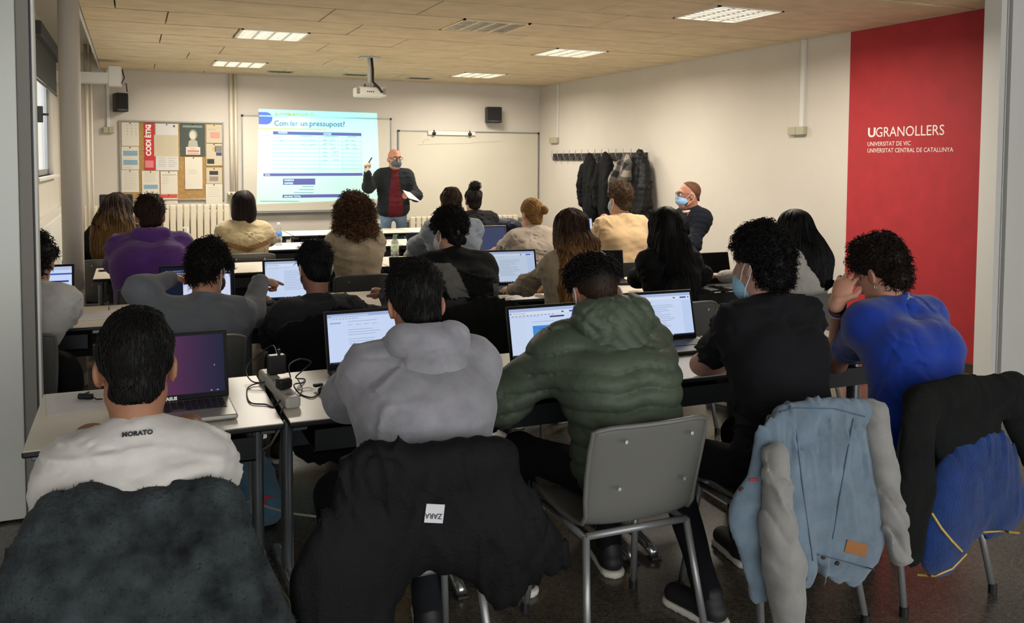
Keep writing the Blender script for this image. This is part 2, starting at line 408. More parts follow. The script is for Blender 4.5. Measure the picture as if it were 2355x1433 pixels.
G().cyl((.05, (wy1-wy0)/2+.06, -1.25), (.05, (wy1-wy0)/2+.06, -.05), .004, n=6).cyl((.05, (wy1-wy0)/2+.06, -1.35), (.05, (wy1-wy0)/2+.06, -1.25), .012, n=8).done('pull_cord', mat('cord_white', '#d5d5d0', .6), bl)
# ------------------------------------------------------------------ radiators
RADM = mat('radiator_enamel', '#d6cdb6', .4)
def radiator(px0, px1, ptop, zb, label, y=YB-.17, n=None):
    a = at(px0, ptop, y); b = at(px1, ptop, y); L = b[0]-a[0]; zt = a[2]
    r = empty('radiator', (a[0], y, zb), label=label, cat='radiator')
    n = n or int(L/.085); p = L/n; h = zt-zb
    base = G().box((.006, -.04, .0), (p-.006, .04, h), .014, 3).box((0.0, -.02, .05), (p, .02, .08)).box((0, -.02, h-.1), (p, .02, h-.07)).done('radiator_section', RADM, r)
    for k in range(1, n):
        c = base.copy(); COL.objects.link(c); c.location.x = k*p
    G().cyl((-.06, 0, .065), (.0, 0, .065), .016, n=8).cyl((-.06, 0, -.2), (-.06, 0, .065), .016, n=8).done('inlet_pipe', PIPE, r)
    G().box((.1, .03, h*.3), (.14, .15, h*.35)).box((L-.14, .03, h*.3), (L-.1, .15, h*.35)).done('bracket', RADM, r)
radiator(192, 528, 474, .25, 'cream ribbed radiator under the cork notice board')
radiator(942, 1190, 499, .25, 'cream ribbed radiator under the blank whiteboard')
# ------------------------------------------------------------------ whiteboards
BOARDW = mat('whiteboard_enamel', '#c9c4b4', .16, spec=.6)
FRAME = mat('whiteboard_frame', '#8b8f8c', .35, .6)
def board(px0, pyt, px1, pyb, label, tray=True):
    a = at(px0, pyt, YB-.02); b = at(px1, pyb, YB-.02)
    wd, h = b[0]-a[0], a[2]-b[2]
    o = empty('whiteboard', (a[0], YB, b[2]), label=label, cat='whiteboard')
    G().box((0, -.018, 0), (wd, 0, h)).done('surface', BOARDW, o)
    t = .018
    g = G().box((-t, -.026, -t), (0, 0, h+t)).box((wd, -.026, -t), (wd+t, 0, h+t)).box((0, -.026, h), (wd, 0, h+t)).box((0, -.026, -t), (wd, 0, 0))
    g.done('frame', FRAME, o)
    for x in (-t, wd-.005):
        for z in (-t, h-.005): G().box((x-.004, -.03, z-.004), (x+.028, 0, z+.028), .006).done('corner_cap', BLACKP, o)
    if tray: G().box((0, -.09, -.03), (wd, -.0, -.018), .003).done('pen_tray', FRAME, o)
    return o, wd, h
wb1, w1, h1 = board(558, 267, 898, 480, 'whiteboard catching the projected slide behind the standing teacher')
wb2, w2, h2 = board(918, 302, 1236, 499, 'blank whiteboard with faint pen marks behind the teacher')
# clip holder and faint pen marks on the second board
a = at(984, 301, YB-.03); b = at(1092, 312, YB-.03)
cl = empty('paper_clip_rail', (a[0], YB-.018, b[2]), label='white clip rail with two black clips on top of the blank whiteboard', cat='clip rail')
G().box((0, -.03, 0), (b[0]-a[0], 0, a[2]-b[2]), .004).done('rail', TRIMW, cl)
for u in (.12, .88): G().sph(((b[0]-a[0])*u, -.04, .02), .03, 10).cyl(((b[0]-a[0])*u, -.035, .04), ((b[0]-a[0])*u, -.035, .075), .008, n=6).done('clip', BLACKP, cl)
MARK = mat('faint_marker', '#a39f90', .6)
def pm(*pts):
    P = [at(x, y, YB-.0185) for x, y in pts]; q = [(v[0]-wb2.location.x, -.0185, v[2]-wb2.location.z) for v in P]
    return q
G().tube(pm((960, 333), (1010, 331), (1075, 330), (1105, 327), (1155, 325)), .003, 4).done('pen_mark', MARK, wb2)
G().tube(pm((974, 322), (972, 330), (980, 320), (988, 323)), .003, 4).tube(pm((1070, 318), (1072, 313), (1078, 318), (1084, 312), (1095, 316)), .003, 4).done('pen_mark', MARK, wb2)
# ------------------------------------------------------------------ projected slide: printed dark shapes stand for what the projector does not light
sl = empty('projected_slide', (wb1.location.x, YB-.0195, wb1.location.z), label='projected slide with a budget table on the whiteboard', cat='slide')
def srect(name, px0, py0, px1, py1, m, q=0):
    a = at(px0, py0, YB-.02); b = at(px1, py1, YB-.02)
    ox, oz = sl.location.x, sl.location.z
    # follow the slide's own keystone: left and right ends may differ in height
    G().prism([(a[0]-ox, a[2]-oz), (b[0]-ox, at(px1, py0+q, YB-.02)[2]-oz), (b[0]-ox, at(px1, py1+q, YB-.02)[2]-oz), (a[0]-ox, at(px0, py1, YB-.02)[2]-oz)], 1, -.0012, 0).done(name, m, sl)
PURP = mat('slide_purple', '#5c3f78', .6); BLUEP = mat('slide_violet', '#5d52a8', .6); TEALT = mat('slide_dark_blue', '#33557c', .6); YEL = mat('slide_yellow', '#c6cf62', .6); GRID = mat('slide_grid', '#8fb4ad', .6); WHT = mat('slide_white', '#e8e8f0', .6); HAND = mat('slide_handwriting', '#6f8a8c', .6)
c0 = at(595, 258, YB-.02); ox, oz = sl.location.x, sl.location.z
r0 = at(612, 258, YB-.02); cz = at(612, 272, YB-.02)[2]; rad = r0[2]-cz
poly = [(c0[0]-ox, cz+rad-oz)]+[(r0[0]-ox+rad*math.sin(t), cz-oz+rad*math.cos(t)) for t in np.linspace(0, math.pi, 16)]+[(c0[0]-ox, cz-rad-oz)]
G().prism(poly, 1, -.0012, 0).done('violet_tab', BLUEP, sl)
def stext(body, px, py, hpx, m, wpx=None, bold=0):
    a = at(px, py, YB-.0205)
    h = at(px, py-hpx, YB-.0205)[2]-a[2]
    t = text('slide_text', body, 1, m, Matrix.Identity(4), sl, .0004, bold)
    me = t.data; co = np.empty(len(me.vertices)*3); me.vertices.foreach_get('co', co); co = co.reshape(-1, 3)
    cap = .69; s = h/cap; sx = s
    if wpx: sx = (at(px+wpx, py, YB-.0205)[0]-a[0])/(co[:, 0].max()-co[:, 0].min())
    n = np.stack([a[0]-ox+(co[:, 0]-co[:, 0].min())*sx, -.0012-co[:, 2], a[2]-oz+co[:, 1]*s], 1)
    me.vertices.foreach_set('co', n.ravel())
stext('ACTIVITAT', 631, 270, 11, YEL, 78, .01); stext('1', 717, 271, 11, YEL, 3, .01); [stext(b_, x_, 289+dy_, 12, TEALT, w_, .012) for b_, x_, w_, dy_ in (('Com', 631, 32, 0), ('fer', 667, 19, .3), ('un', 692, 15, .6), ('pressupost?', 712, 81, .8))]
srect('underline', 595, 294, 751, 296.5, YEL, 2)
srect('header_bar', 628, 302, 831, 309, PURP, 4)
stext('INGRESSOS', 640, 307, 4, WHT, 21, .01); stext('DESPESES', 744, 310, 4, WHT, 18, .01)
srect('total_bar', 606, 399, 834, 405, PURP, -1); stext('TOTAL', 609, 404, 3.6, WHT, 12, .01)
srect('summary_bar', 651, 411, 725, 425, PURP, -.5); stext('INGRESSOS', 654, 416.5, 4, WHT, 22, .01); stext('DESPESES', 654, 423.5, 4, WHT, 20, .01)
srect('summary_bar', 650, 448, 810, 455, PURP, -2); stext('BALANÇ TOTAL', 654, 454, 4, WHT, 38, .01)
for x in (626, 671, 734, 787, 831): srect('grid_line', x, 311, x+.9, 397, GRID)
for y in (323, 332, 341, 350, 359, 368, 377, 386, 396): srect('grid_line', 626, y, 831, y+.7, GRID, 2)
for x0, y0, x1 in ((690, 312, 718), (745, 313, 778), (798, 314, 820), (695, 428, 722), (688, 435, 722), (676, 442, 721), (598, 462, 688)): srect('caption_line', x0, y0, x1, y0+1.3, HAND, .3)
rr = random.Random(3)
for x0, y0, wd in ((599, 312, 20), (636, 315, 12), (643, 324, 8), (693, 323, 10), (708, 323, 17), (693, 332, 10), (709, 332, 19), (742, 323, 10), (757, 323, 14), (742, 332, 10), (757, 332, 12), (742, 341, 10), (760, 341, 12), (742, 350, 10), (766, 349, 12), (742, 359, 10), (761, 357, 18), (742, 369, 10), (766, 368, 12), (794, 323, 8), (806, 323, 10), (795, 332, 8), (806, 333, 12), (795, 341, 8), (810, 341, 12)):
    P = []
    for k in range(9):
        v = at(x0+wd*k/8, y0+rr.uniform(-2.6, 2.6), YB-.02); P.append((v[0]-ox, -.0006, v[2]-oz))
    G().tube(P, .0022, 4).done('handwriting', HAND, sl)
# ------------------------------------------------------------------ projector on its ceiling pole, throwing real light
pa = at(850, 212, 9.9)
pj = empty('projector', (pa[0], 9.9, ZC), label='white ceiling projector hanging on a pole with a black cable', cat='projector')
zb = pa[2]-ZC
G().cyl((0, 0, zb+.06), (0, 0, 0), .022, n=14).done('pole', TRIMW, pj, smooth=True)
G().box((-.11, -.07, -.012), (.11, .07, 0), .003).done('ceiling_plate', ALU, pj)
G().box((-.165, -.13, zb-.055), (.165, .13, zb+.05), .018, 3).done('body', mat('projector_white', '#d9d8d0', .4), pj)
for s_ in (-1, 1):
    for k in range(6): G().box((s_*.15-.03, -.132, zb-.03+k*.012), (s_*.15+.008, -.128, zb-.024+k*.012)).done('vent_slot', DARKM, pj)
for k in range(4): G().box((-.06+k*.022, -.133, zb-.01), (-.048+k*.022, -.128, zb+.004)).done('port', BLACKP, pj)
G().cyl((.05, .12, zb), (.05, .15, zb), .035, n=16).done('lens', BLACKP, pj)
G().tube([(.02, -.02, -.01), (.03, -.03, zb*.35), (.025, -.05, zb*.7), (.03, -.1, zb+.09), (.07, -.17, zb+.03), (.10, -.17, zb-.01), (.11, -.135, zb+.0)], .014, 8).done('cable', BLACKP, pj, smooth=True)
G().box((-.08, -.05, zb+.05), (.08, .05, zb+.058)).box((-.06, -.03, zb+.055), (-.05, .03, zb+.09)).box((.05, -.03, zb+.055), (.06, .03, zb+.09)).done('mount', DARKM, pj)
LP = np.array([pa[0]+.05, 9.9+.17, pa[2]])
ld = bpy.data.lights.new('projector_beam', 'SPOT'); ld.energy = PROJ_W; ld.spot_size = math.radians(70); ld.spot_blend = 0; ld.shadow_soft_size = .006; ld.color = (.10, .86, 1.0)
ld.use_nodes = True; nt = ld.node_tree; em = nt.nodes['Emission']
lo = bpy.data.objects.new('projector_beam', ld); COL.objects.link(lo); lo.parent = pj
lo.location = tuple(LP-np.array([pa[0], 9.9, ZC])); lo.rotation_euler = (math.pi/2, 0, 0)
Yd = (YB-.018)-LP[1]
cor = [(at(px, py, YB-.018)[0]-LP[0], at(px, py, YB-.018)[2]-LP[2]) for px, py in ((596, 250), (867, 260), (875, 458), (590, 470))]
tc = nt.nodes.new('ShaderNodeTexCoord'); sp = nt.nodes.new('ShaderNodeSeparateXYZ'); nt.links.new(tc.outputs['Normal'], sp.inputs[0])
def mth(op, a, b=None, c=None):
    n = nt.nodes.new('ShaderNodeMath'); n.operation = op
    for i, x in enumerate((a, b, c)):
        if x is None: continue
        if isinstance(x, (int, float)): n.inputs[i].default_value = float(x)
        else: nt.links.new(x, n.inputs[i])
    return n.outputs[0]
nz = mth('ABSOLUTE', sp.outputs[2])
u = mth('MULTIPLY', mth('DIVIDE', sp.outputs[0], nz), Yd); v = mth('MULTIPLY', mth('DIVIDE', sp.outputs[1], nz), Yd)
mask = None
for k in range(4):
    (x0, z0), (x1, z1) = cor[k], cor[(k+1) % 4]
    # clockwise corners: inside where (x1-x0)*(v-z0)-(z1-z0)*(u-x0) < 0
    e = mth('SUBTRACT', mth('MULTIPLY', mth('SUBTRACT', v, z0), x1-x0), mth('MULTIPLY', mth('SUBTRACT', u, x0), z1-z0))
    q = mth('LESS_THAN', e, 0.0)
    mask = q if mask is None else mth('MULTIPLY', mask, q)
nt.links.new(mask, em.inputs['Strength'])
# ================================================================== desks
LAM = mat('white_laminate', '#e4ded0', .32, var=.03, vscale=6)
EDGE = mat('black_desk_edge', '#0e0e0f', .5)
STEEL = mat('desk_leg_steel', '#6d7276', .35, .55)
FOOTM = mat('polished_foot', '#b3b4b2', .22, .85)
def perf():
    M = mat('perforated_tray', '#24272a', .5, .3)
    nt = M.node_tree; b = nt.nodes['Principled BSDF']; tc = nt.nodes.new('ShaderNodeTexCoord'); v = nt.nodes.new('ShaderNodeTexVoronoi')
    v.inputs['Scale'].default_value = 80; v.inputs['Randomness'].default_value = 0
    nt.links.new(tc.outputs['Object'], v.inputs['Vector']); r = nt.nodes.new('ShaderNodeValToRGB')
    r.color_ramp.elements[0].position = .28; r.color_ramp.elements[1].position = .34
    r.color_ramp.elements[0].color = (.16, .15, .13, 1); r.color_ramp.elements[1].color = (.016, .018, .02, 1)
    nt.links.new(v.outputs['Distance'], r.inputs[0]); nt.links.new(r.outputs[0], b.inputs['Base Color'])
    return M
TRAY = perf()
TZ = .74
def desk_proto(wd, dp):
    o = empty('desk'); h = wd/2
    G().box((-h, 0, TZ-.022), (h, dp, TZ-.002), .006).done('tabletop', EDGE, o)
    G().box((-h+.0025, .0025, TZ-.004), (h-.0025, dp-.0025, TZ), .0012, 1).done('laminate', LAM, o)
    for s in (-1, 1):
        x = s*(h-.045)
        leg = G().box((x-.02, dp/2-.032, .05), (x+.02, dp/2+.032, TZ-.022), .014, 3).done('leg', STEEL, o); smooth_by_angle(leg)
        # arched T-foot
        P = [(x, dp/2+(t-.5)*(dp-.06), .02+.045*math.sin(math.pi*t)**.6) for t in np.linspace(0, 1, 13)]
        f = G().tube(P, [.020+.008*math.sin(math.pi*t) for t in np.linspace(0, 1, 13)], 10).done('foot', FOOTM, o, smooth=True)
        for t in (0, 1):
            y = dp/2+(t-.5)*(dp-.06)
            G().box((x-.022, y-.02, 0), (x+.022, y+.02, .012), .003).done('foot_pad', BLACKP, f)
        G().box((x-.025, .06, TZ-.05), (x+.025, dp-.06, TZ-.022), .004).done('support_bar', STEEL, o)
    g = G().box((-h+.09, .03, TZ-.125), (h-.09, .036, TZ-.045)).box((-h+.09, .03, TZ-.125), (h-.09, dp*.6, TZ-.120)).box((-h+.09, dp*.6-.006, TZ-.125), (h-.09, dp*.6, TZ-.045))
    g.done('wire_tray', TRAY, o)
    G().box((-h+.09, dp-.10, TZ-.28), (h-.09, dp-.094, TZ-.022)).done('modesty_panel', mat('modesty_panel_metal', '#303438', .5, .3), o)
    return o
def desk(x0, x1, y, label, dp=.715, group=None):
    k = round(x1-x0, 2)
    if k not in DP: DP[k] = o = desk_proto(x1-x0, dp)
    else: o = copy_tree(DP[k])
    o.location = ((x0+x1)/2, y, 0); tag(o, label, 'desk', group)
    return o
DP = {}
Y1, Y2, Y3, Y4, Y5 = 2.975, 5.10, 7.13, 8.85, 10.42
for x0, x1, who in ((-.32, .455, 'the student in the white T-shirt'), (.472, 1.143, 'the student in the grey hoodie'), (1.155, 1.878, 'the student in the green puffer jacket'), (1.89, 2.61, 'the student in the black T-shirt'), (2.62, 3.34, 'the student in the royal blue T-shirt')):
    desk(x0, x1, Y1, 'white desk with black edge used by '+who)
for k, who in enumerate(('the student half hidden by the partition', 'the student in the grey sweatshirt', 'the student in the charcoal hooded jacket', 'the student in the patchwork jacket', 'the student with long wavy brown hair', 'the student with long black hair and black top', 'the student with black hair and white blouse')):
    desk(max(-.78, -.85+.715*k), -.14+.715*k, Y2, 'white desk with black edge used by '+who)
for k, who in enumerate(('in front of the purple hoodie', 'between the purple hoodie and the curly-haired woman', 'in front of the curly-haired woman', 'in front of the man in the grey-blue shirt', 'in front of the man with the blond bun', 'in front of the man in the beige T-shirt', 'that the navy-jumpered observer perches on')):
    desk(-.28+.745*k, .46+.745*k, Y3, 'white desk '+who)
for k, who in enumerate(('with the desktop monitor', 'in front of the chevron sweater', 'with the blue-labelled water bottle', 'left empty behind the curly-haired woman\'s bottle', 'in front of the top-knot student', 'beside the folded dark blue puffer coat', 'with the pale blue laptop screen', 'nearest the coats on the wall rack')):
    desk(-.30+.72*k, .41+.72*k, Y4, 'white desk '+who)
for k, who in enumerate(('at the window end, below the slide', 'below the middle of the projected slide', 'directly in front of the teacher', 'below the gap beside the teacher', 'below the blank whiteboard')):
    desk(1.0+.72*k, 1.71+.72*k, Y5, 'white empty desk '+who)
# ================================================================== chairs
SHELL = mat('grey_plastic_shell', '#62625e', .42, bump=.05, bscale=400)
CHLEG = mat('grey_chair_tube', '#8a8c8c', .35, .5)
def chair_proto():
    o = empty('classroom_chair')
    # side profile from seat front lip to back top: (y, z)
    prof = [(.235, .425), (.225, .447), (.17, .452), (.08, .444), (-.02, .436), (-.10, .437), (-.155, .452), (-.19, .49), (-.205, .55), (-.222, .63), (-.245, .72), (-.262, .785), (-.268, .802)]
    hw = [.19, .20, .207, .21, .21, .205, .20, .20, .205, .21, .212, .207, .19]
    nu = 13; V = []; Fc = []
    for i, (y, z) in enumerate(prof):
        for k in range(nu):
            u = -1+2*k/(nu-1); lift = abs(u)**3
            back = min(1, max(0, (i-5)/3))
            yy = y+back*lift*.035; zz = z+(1-back)*lift*.022-(.012*abs(u)**6 if i == len(prof)-1 else 0)
            V.append((u*hw[i], yy, zz))
    for i in range(len(prof)-1):
        for k in range(nu-1): Fc.append((i*nu+k, i*nu+k+1, (i+1)*nu+k+1, (i+1)*nu+k))
    me = bpy.data.meshes.new('shell'); me.from_pydata(V, [], Fc)
    me.polygons.foreach_set('use_smooth', [True]*len(Fc))
    s = link('shell', me, SHELL, o)
    md = s.modifiers.new('t', 'SOLIDIFY'); md.thickness = .009; md.offset = 0
    md = s.modifiers.new('s', 'SUBSURF'); md.levels = 1; md.render_levels = 1
    # rolled rim
    B = [V[k*nu] for k in range(len(prof))]+[V[(len(prof)-1)*nu+k] for k in range(1, nu-1)]+[V[k*nu+nu-1] for k in range(len(prof)-1, -1, -1)]
    G().tube(B, .0085, 8).done('rim', SHELL, o, smooth=True)
    for sx in (-1, 1):
        for zz, yy in ((.76, -.262), (.60, -.224)):
            G().cyl((sx*.12, yy+.008-.016, zz), (sx*.12, yy-.016, zz), .006, n=8).done('rivet', ALU, o)
    for sx in (-1, 1):
        for sy, yt, yb in ((1, .17, .24), (-1, -.15, -.235)):
            l = G().tube([(sx*.19, yt, .425), (sx*.225, yb, .015)], .0125, 10).done('leg', CHLEG, o, smooth=True)
            G().cyl((sx*.225, yb, 0), (sx*.225, yb, .035), .016, n=10).done('leg_cap', BLACKP, l)
    for yy in (.17, -.15): G().tube([(-.19, yy, .425), (.19, yy, .425)], .0125, 10).done('cross_tube', CHLEG, o, smooth=True)
    for sx in (-1, 1): G().tube([(sx*.19, .17, .422), (sx*.19, -.15, .418)], .011, 8).done('side_tube', CHLEG, o, smooth=True)
    return o
CHP = [None]
def chair(x, y, rz, label):
    if CHP[0] is None: CHP[0] = o = chair_proto()
    else: o = copy_tree(CHP[0])
    o.location = (x, y, 0); o.rotation_euler = (0, 0, rz); tag(o, label, 'chair')
    return o
# ================================================================== laptops
SIL = mat('silver_laptop', '#b4b2ac', .35, .5); BLK = mat('black_laptop', '#17181b', .45); KEY = mat('black_key', '#1c1d26', .5); BEZ = mat('screen_bezel', '#08080a', .45, spec=.15)
DOC = [(0, .93, 1, 1, '#a9bde4'), (0, .86, 1, .93, '#dfe7f8'), (.01, .885, .03, .91, '#3a62d8'), (.05, .89, .22, .9, '#9aa4b8'), (.83, .87, .93, .905, '#2f55d4'), (.72, .875, .75, .9, '#22242a'), (.955, .875, .975, .9, '#22242a'), (0, .82, .4, .826, '#9db0d0'), (0, 0, .2, .82, '#cfdef8'), (.85, 0, 1, .82, '#c3d7fa')]+[(.3, .72-.045*k, .3+random.uniform(.2, .42), .728-.045*k, '#8b95a8') for k in range(12)]+[(0, 0, 1, .03, '#1a2342')]+[(.3+.05*k, .008, .32+.05*k, .022, '#dfe6f5') for k in range(8)]
SEARCH = [(0, .93, 1, 1, '#9fb4de'), (.05, .945, .5, .96, '#dfe7f8'), (.03, .8, .16, .83, '#9ab4dd'), (.03, .89, .04, .9, '#3a62d8')]+[(.06+.04*k, .89, .085+.04*k, .9, '#8b95a8') for k in range(8)]+[(.24, .83, .6, .837, '#8b95a8')]+[(.24+.1*k, .76, .3+.1*k, .767, '#8b95a8') for k in range(4)]+[(.24, .66-.05*k-(k//3)*.04, .24+random.uniform(.3, .5), .667-.05*k-(k//3)*.04, '#8b95a8') for k in range(9)]+[(0, 0, 1, .03, '#2a3a66'), (.005, .0, .03, .03, '#16181f')]
IMG = DOC[:10]+[(.3, .22, .55, .62, '#4a8fdc'), (.38, .55, .47, .56, '#2a5d9c'), (.37, .46, .4, .47, '#2a5d9c'), (.38, .35, .48, .357, '#2a5d9c'), (.55, .78, .75, .81, '#33384a'), (.3, .7, .6, .706, '#8b95a8'), (0, 0, 1, .03, '#1a2342')]+[(.03+.05*k, .84, .055+.05*k, .855, '#7d8aa3') for k in range(12)]
DARKUI = [(0, 0, 1, 1, '#141a2c'), (.06, .9, .98, .915, '#8d9ac8'), (.06, .86, .98, .88, '#55608a'), (.06, .83, .98, .845, '#b9c4e8'), (.3, 0, .97, .78, '#d9defa')]+[(.36, .7-.06*k, .8, .706-.06*k, '#a9b4d8') for k in range(7)]
PURPLE = [(0, 0, 1, 1, '#33335c')]+[(k/40, 0, (k+1)/40, 1, '#%02x%02x%02x' % tuple(int(a+(b-a)*min(1, abs(k/40-.4)/.6)) for a, b in zip((124, 64, 110), (46, 52, 84)))) for k in range(40)]+[(.9, .45, .91, .47, '#d8d8e8'), (.86, .02, .88, .035, '#d8d8e8'), (.92, .02, .94, .035, '#d8d8e8')]
BLUESC = [(0, 0, 1, 1, '#39405f')]; OFF = [(0, 0, 1, 1, '#050506')]; MAG = [(0, 0, 1, 1, '#15101e'), (.45, .35, .62, .5, '#4a1646'), (.5, .5, .56, .6, '#3a1238'), (.4, .3, .5, .36, '#3a1238')]
REFL = [(0, 0, 1, 1, '#0a0a0a')]
PORTAL = [(0, .92, 1, 1, '#b9c8ee'), (0, .8, 1, .84, '#3d5ec0'), (.0, .5, .3, .72, '#4262c8'), (.35, .62, .95, .66, '#23388f'), (.4, .7, .6, .71, '#8b95a8'), (0, 0, 1, .03, '#1a2342'), (.3, .54, .7, .545, '#8b95a8')]
def laptop(p, rz, wd, label, ui, bright=1.0, body=None, tilt=14, keys=False, logo=None, bgc='#cfe0ff', lidh=None, z=TZ, side='c'):
    """p: world point of the hinge (x,y); side tells which end of the hinge p is"""
    body = body or BLK; dpt = wd*.66; lh = lidh or wd*.63
    c, s = math.cos(rz), math.sin(rz); off = {'c': 0, 'l': wd/2, 'r': -wd/2}[side]
    o = empty('laptop', (p[0]+c*off, p[1]+s*off, z), rz, label, 'laptop')
    h = wd/2
    G().box((-h, -dpt, .004), (h, 0, .021), .006, 2).done('base', body, o)
    for sx in (-1, 1): G().box((sx*h*.85-.02, -dpt+.02, 0), (sx*h*.85+.02, -dpt+.03, .005)).done('rubber_foot', BLACKP, o)
    kb = G().box((-h*.88, -dpt*.60, .0205), (h*.88, -dpt*.08, .0215)).done('keyboard', mat('keyboard_well', '#101116', .6) if body is BLK else mat('keyboard_well_silver', '#77766f', .5, .3), o)
    if keys:
        cols = 15; rows = 5; kw = h*1.74/cols; kh = dpt*.50/rows
        kme = None
        for r in range(rows):
            for q in range(cols):
                if r == 4 and 4 <= q <= 8:
                    if q != 6: continue
                x = -h*.87+(q+.5)*kw; y = -dpt*.59+(4-r+.5)*kh if False else -dpt*.09-(r+.5)*kh
                ko = G().box((-kw*.42, -kh*.42, 0), (kw*.42, kh*.42, .003), .0008, 1) if kme is None else None
                if kme is None:
                    k1 = ko.done('key', KEY, kb); kme = k1.data; k1.location = (x, y, .0215)
                else: link('key', kme, None, kb, (x, y, .0215))
    else:
        g = G()
        for r in range(4): g.box((-h*.86, -dpt*.10-(r+1)*dpt*.115, .0214), (h*.86, -dpt*.11-r*dpt*.115-.004, .0235))
        tag(g.done('key_rows', KEY, kb), kind='stuff')
    G().box((-h*.3, -dpt*.94, .0207), (h*.2, -dpt*.66, .0213)).done('touchpad', body, o)
    T = Matrix.Translation((0, .004, .018)) @ Matrix.Rotation(math.radians(-tilt), 4, 'X')
    G().box((-h, -.005, 0), (h, .003, lh), .007, 2, M=T).done('lid', BLK if keys else body, o)
    G().box((-h+.004, -.0062, .004), (h-.004, -.0048, lh-.004), .001, 1, M=T).done('bezel', BEZ, o)
    G().cyl((-h*.8, 0, .015), (h*.8, 0, .015), .009, n=10).done('hinge', BLACKP, o)
    x0, x1, z0, z1 = -h+.014, h-.014, .022, lh-.014
    scn = G().box((x0, -.0068, z0), (x1, -.006, z1), M=T).done('screen', emis(bgc, bright), o)
    mats = {}; V = []; Fc = []; mi = []
    for k, (u0, v0, u1, v1, cc) in enumerate(ui):
        y = -.0070-.00004*k; b = len(V)
        for u, v in ((u0, v0), (u1, v0), (u1, v1), (u0, v1)): V.append(T @ Vector((x0+(x1-x0)*u, y, z0+(z1-z0)*v)))
        Fc.append((b, b+1, b+2, b+3)); mi.append(mats.setdefault(cc, len(mats)))
    me = bpy.data.meshes.new('screen_image'); me.from_pydata(V, [], Fc)
    for cc in mats: me.materials.append(emis(cc, bright))
    me.polygons.foreach_set('material_index', mi)
    link('screen_image', me, None, scn, kind='stuff')
    if logo: text('maker_mark', logo, .016, mat('logo_silver', '#c9c9cc', .3, .5), T @ Matrix.Translation((-.022, -.0075, .005)) @ FACE_FRONT, o, .0003, .0008)
    return o
def hp(px, py, z=.757): q = onz(px, py, z); return (q[0], q[1])
SB = .88
laptop(hp(527, 912), .02, .385, 'silver laptop with purple desktop picture before the white T-shirt student', PURPLE, .5, SIL, 12, True, 'ASUS', '#33335c', side='r')
laptop(hp(752, 853), .05, .38, 'black laptop showing web search results before the grey hoodie student', SEARCH, SB, BLK, 14, side='l')
laptop(hp(1174, 836), .02, .38, 'black laptop showing a document with a blue picture', IMG, SB, BLK, 14, side='l')
laptop(hp(1603, 778), -.02, .38, 'black laptop with a blank document behind the green puffer jacket', DOC, SB, BLK, 14, side='r')
laptop(hp(172, 716), .0, .34, 'black laptop showing a blue web portal beside the partition', PORTAL, SB, BLK, 14, side='r', lidh=.27)
laptop((hp(358, 668)[0], 5.42), .0, .42, 'black laptop with dark application and white page before the grey sweatshirt', DARKUI, SB, BLK, 10, side='l', lidh=.25, bgc='#141a2c')
laptop((at(606, 660, 5.45)[0], 5.45), -.02, .40, 'black laptop with document that the finger points at', DOC, SB, BLK, 12, side='l', lidh=.26)
laptop((at(899, 620, 5.62)[0], 5.62), .0, .36, 'black laptop with dark reflecting screen beside the patchwork jacket', REFL, .3, BLK, 12, side='l', bgc='#0a0a0a')
laptop(hp(1238, 655), -.10, .40, 'black laptop with open document and visible keyboard beside an orange-edged phone', DOC, SB*.85, BLK, 16, True, 'acer', '#cfe0f8', side='r')
laptop(hp(1684, 652), .0, .36, 'black laptop with switched-off screen near the white wall', OFF, .1, BLK, 14, side='r', bgc='#050506')
laptop((at(1436, 640, 5.62)[0], 5.62), -.25, .34, 'black laptop seen edge-on between the brown-haired and black-haired students', OFF, .1, BLK, 14, side='r', bgc='#050506')
laptop((at(941, 560, 7.62)[0], 7.62), .1, .33, 'dark laptop with a magenta shape on its screen beside the green-capped bottle', MAG, .8, BLK, 20, side='l', bgc='#15101e', lidh=.22)
laptop((at(1168, 556, 7.62)[0], 7.62), .0, .37, 'grey laptop with a plain dark blue screen', BLUESC, 1.0, SIL, 12, side='r', bgc='#39405f', lidh=.26)
laptop((at(1366, 536, 9.1)[0], 9.1), .0, .33, 'laptop with pale blue screen before the man in the beige T-shirt', DOC, .9, BLK, 12, side='r')
# ================================================================== desktop monitor on the far left desk
c = at(268, 497, 9.3)
mo = empty('computer_monitor', (c[0], 9.3, TZ), .0, 'black desktop monitor behind the fair-haired student in black', 'monitor')
zt = at(268, 447, 9.3)[2]-TZ; wh = (at(308, 470, 9.3)[0]-at(230, 470, 9.3)[0])/2
G().box((-wh, -.02, zt-.34), (wh, .02, zt), .012).done('casing', BLK, mo)
G().box((-wh+.02, -.024, zt-.32), (wh-.02, -.019, zt-.02)).done('screen', mat('dark_screen', '#151c22', .2), mo)
G().cyl((0, .02, .01), (0, .02, zt-.3), .025, n=12).done('stand', BLK, mo)
G().box((-.12, -.08, 0), (.12, .1, .012), .005).done('stand_base', BLK, mo)
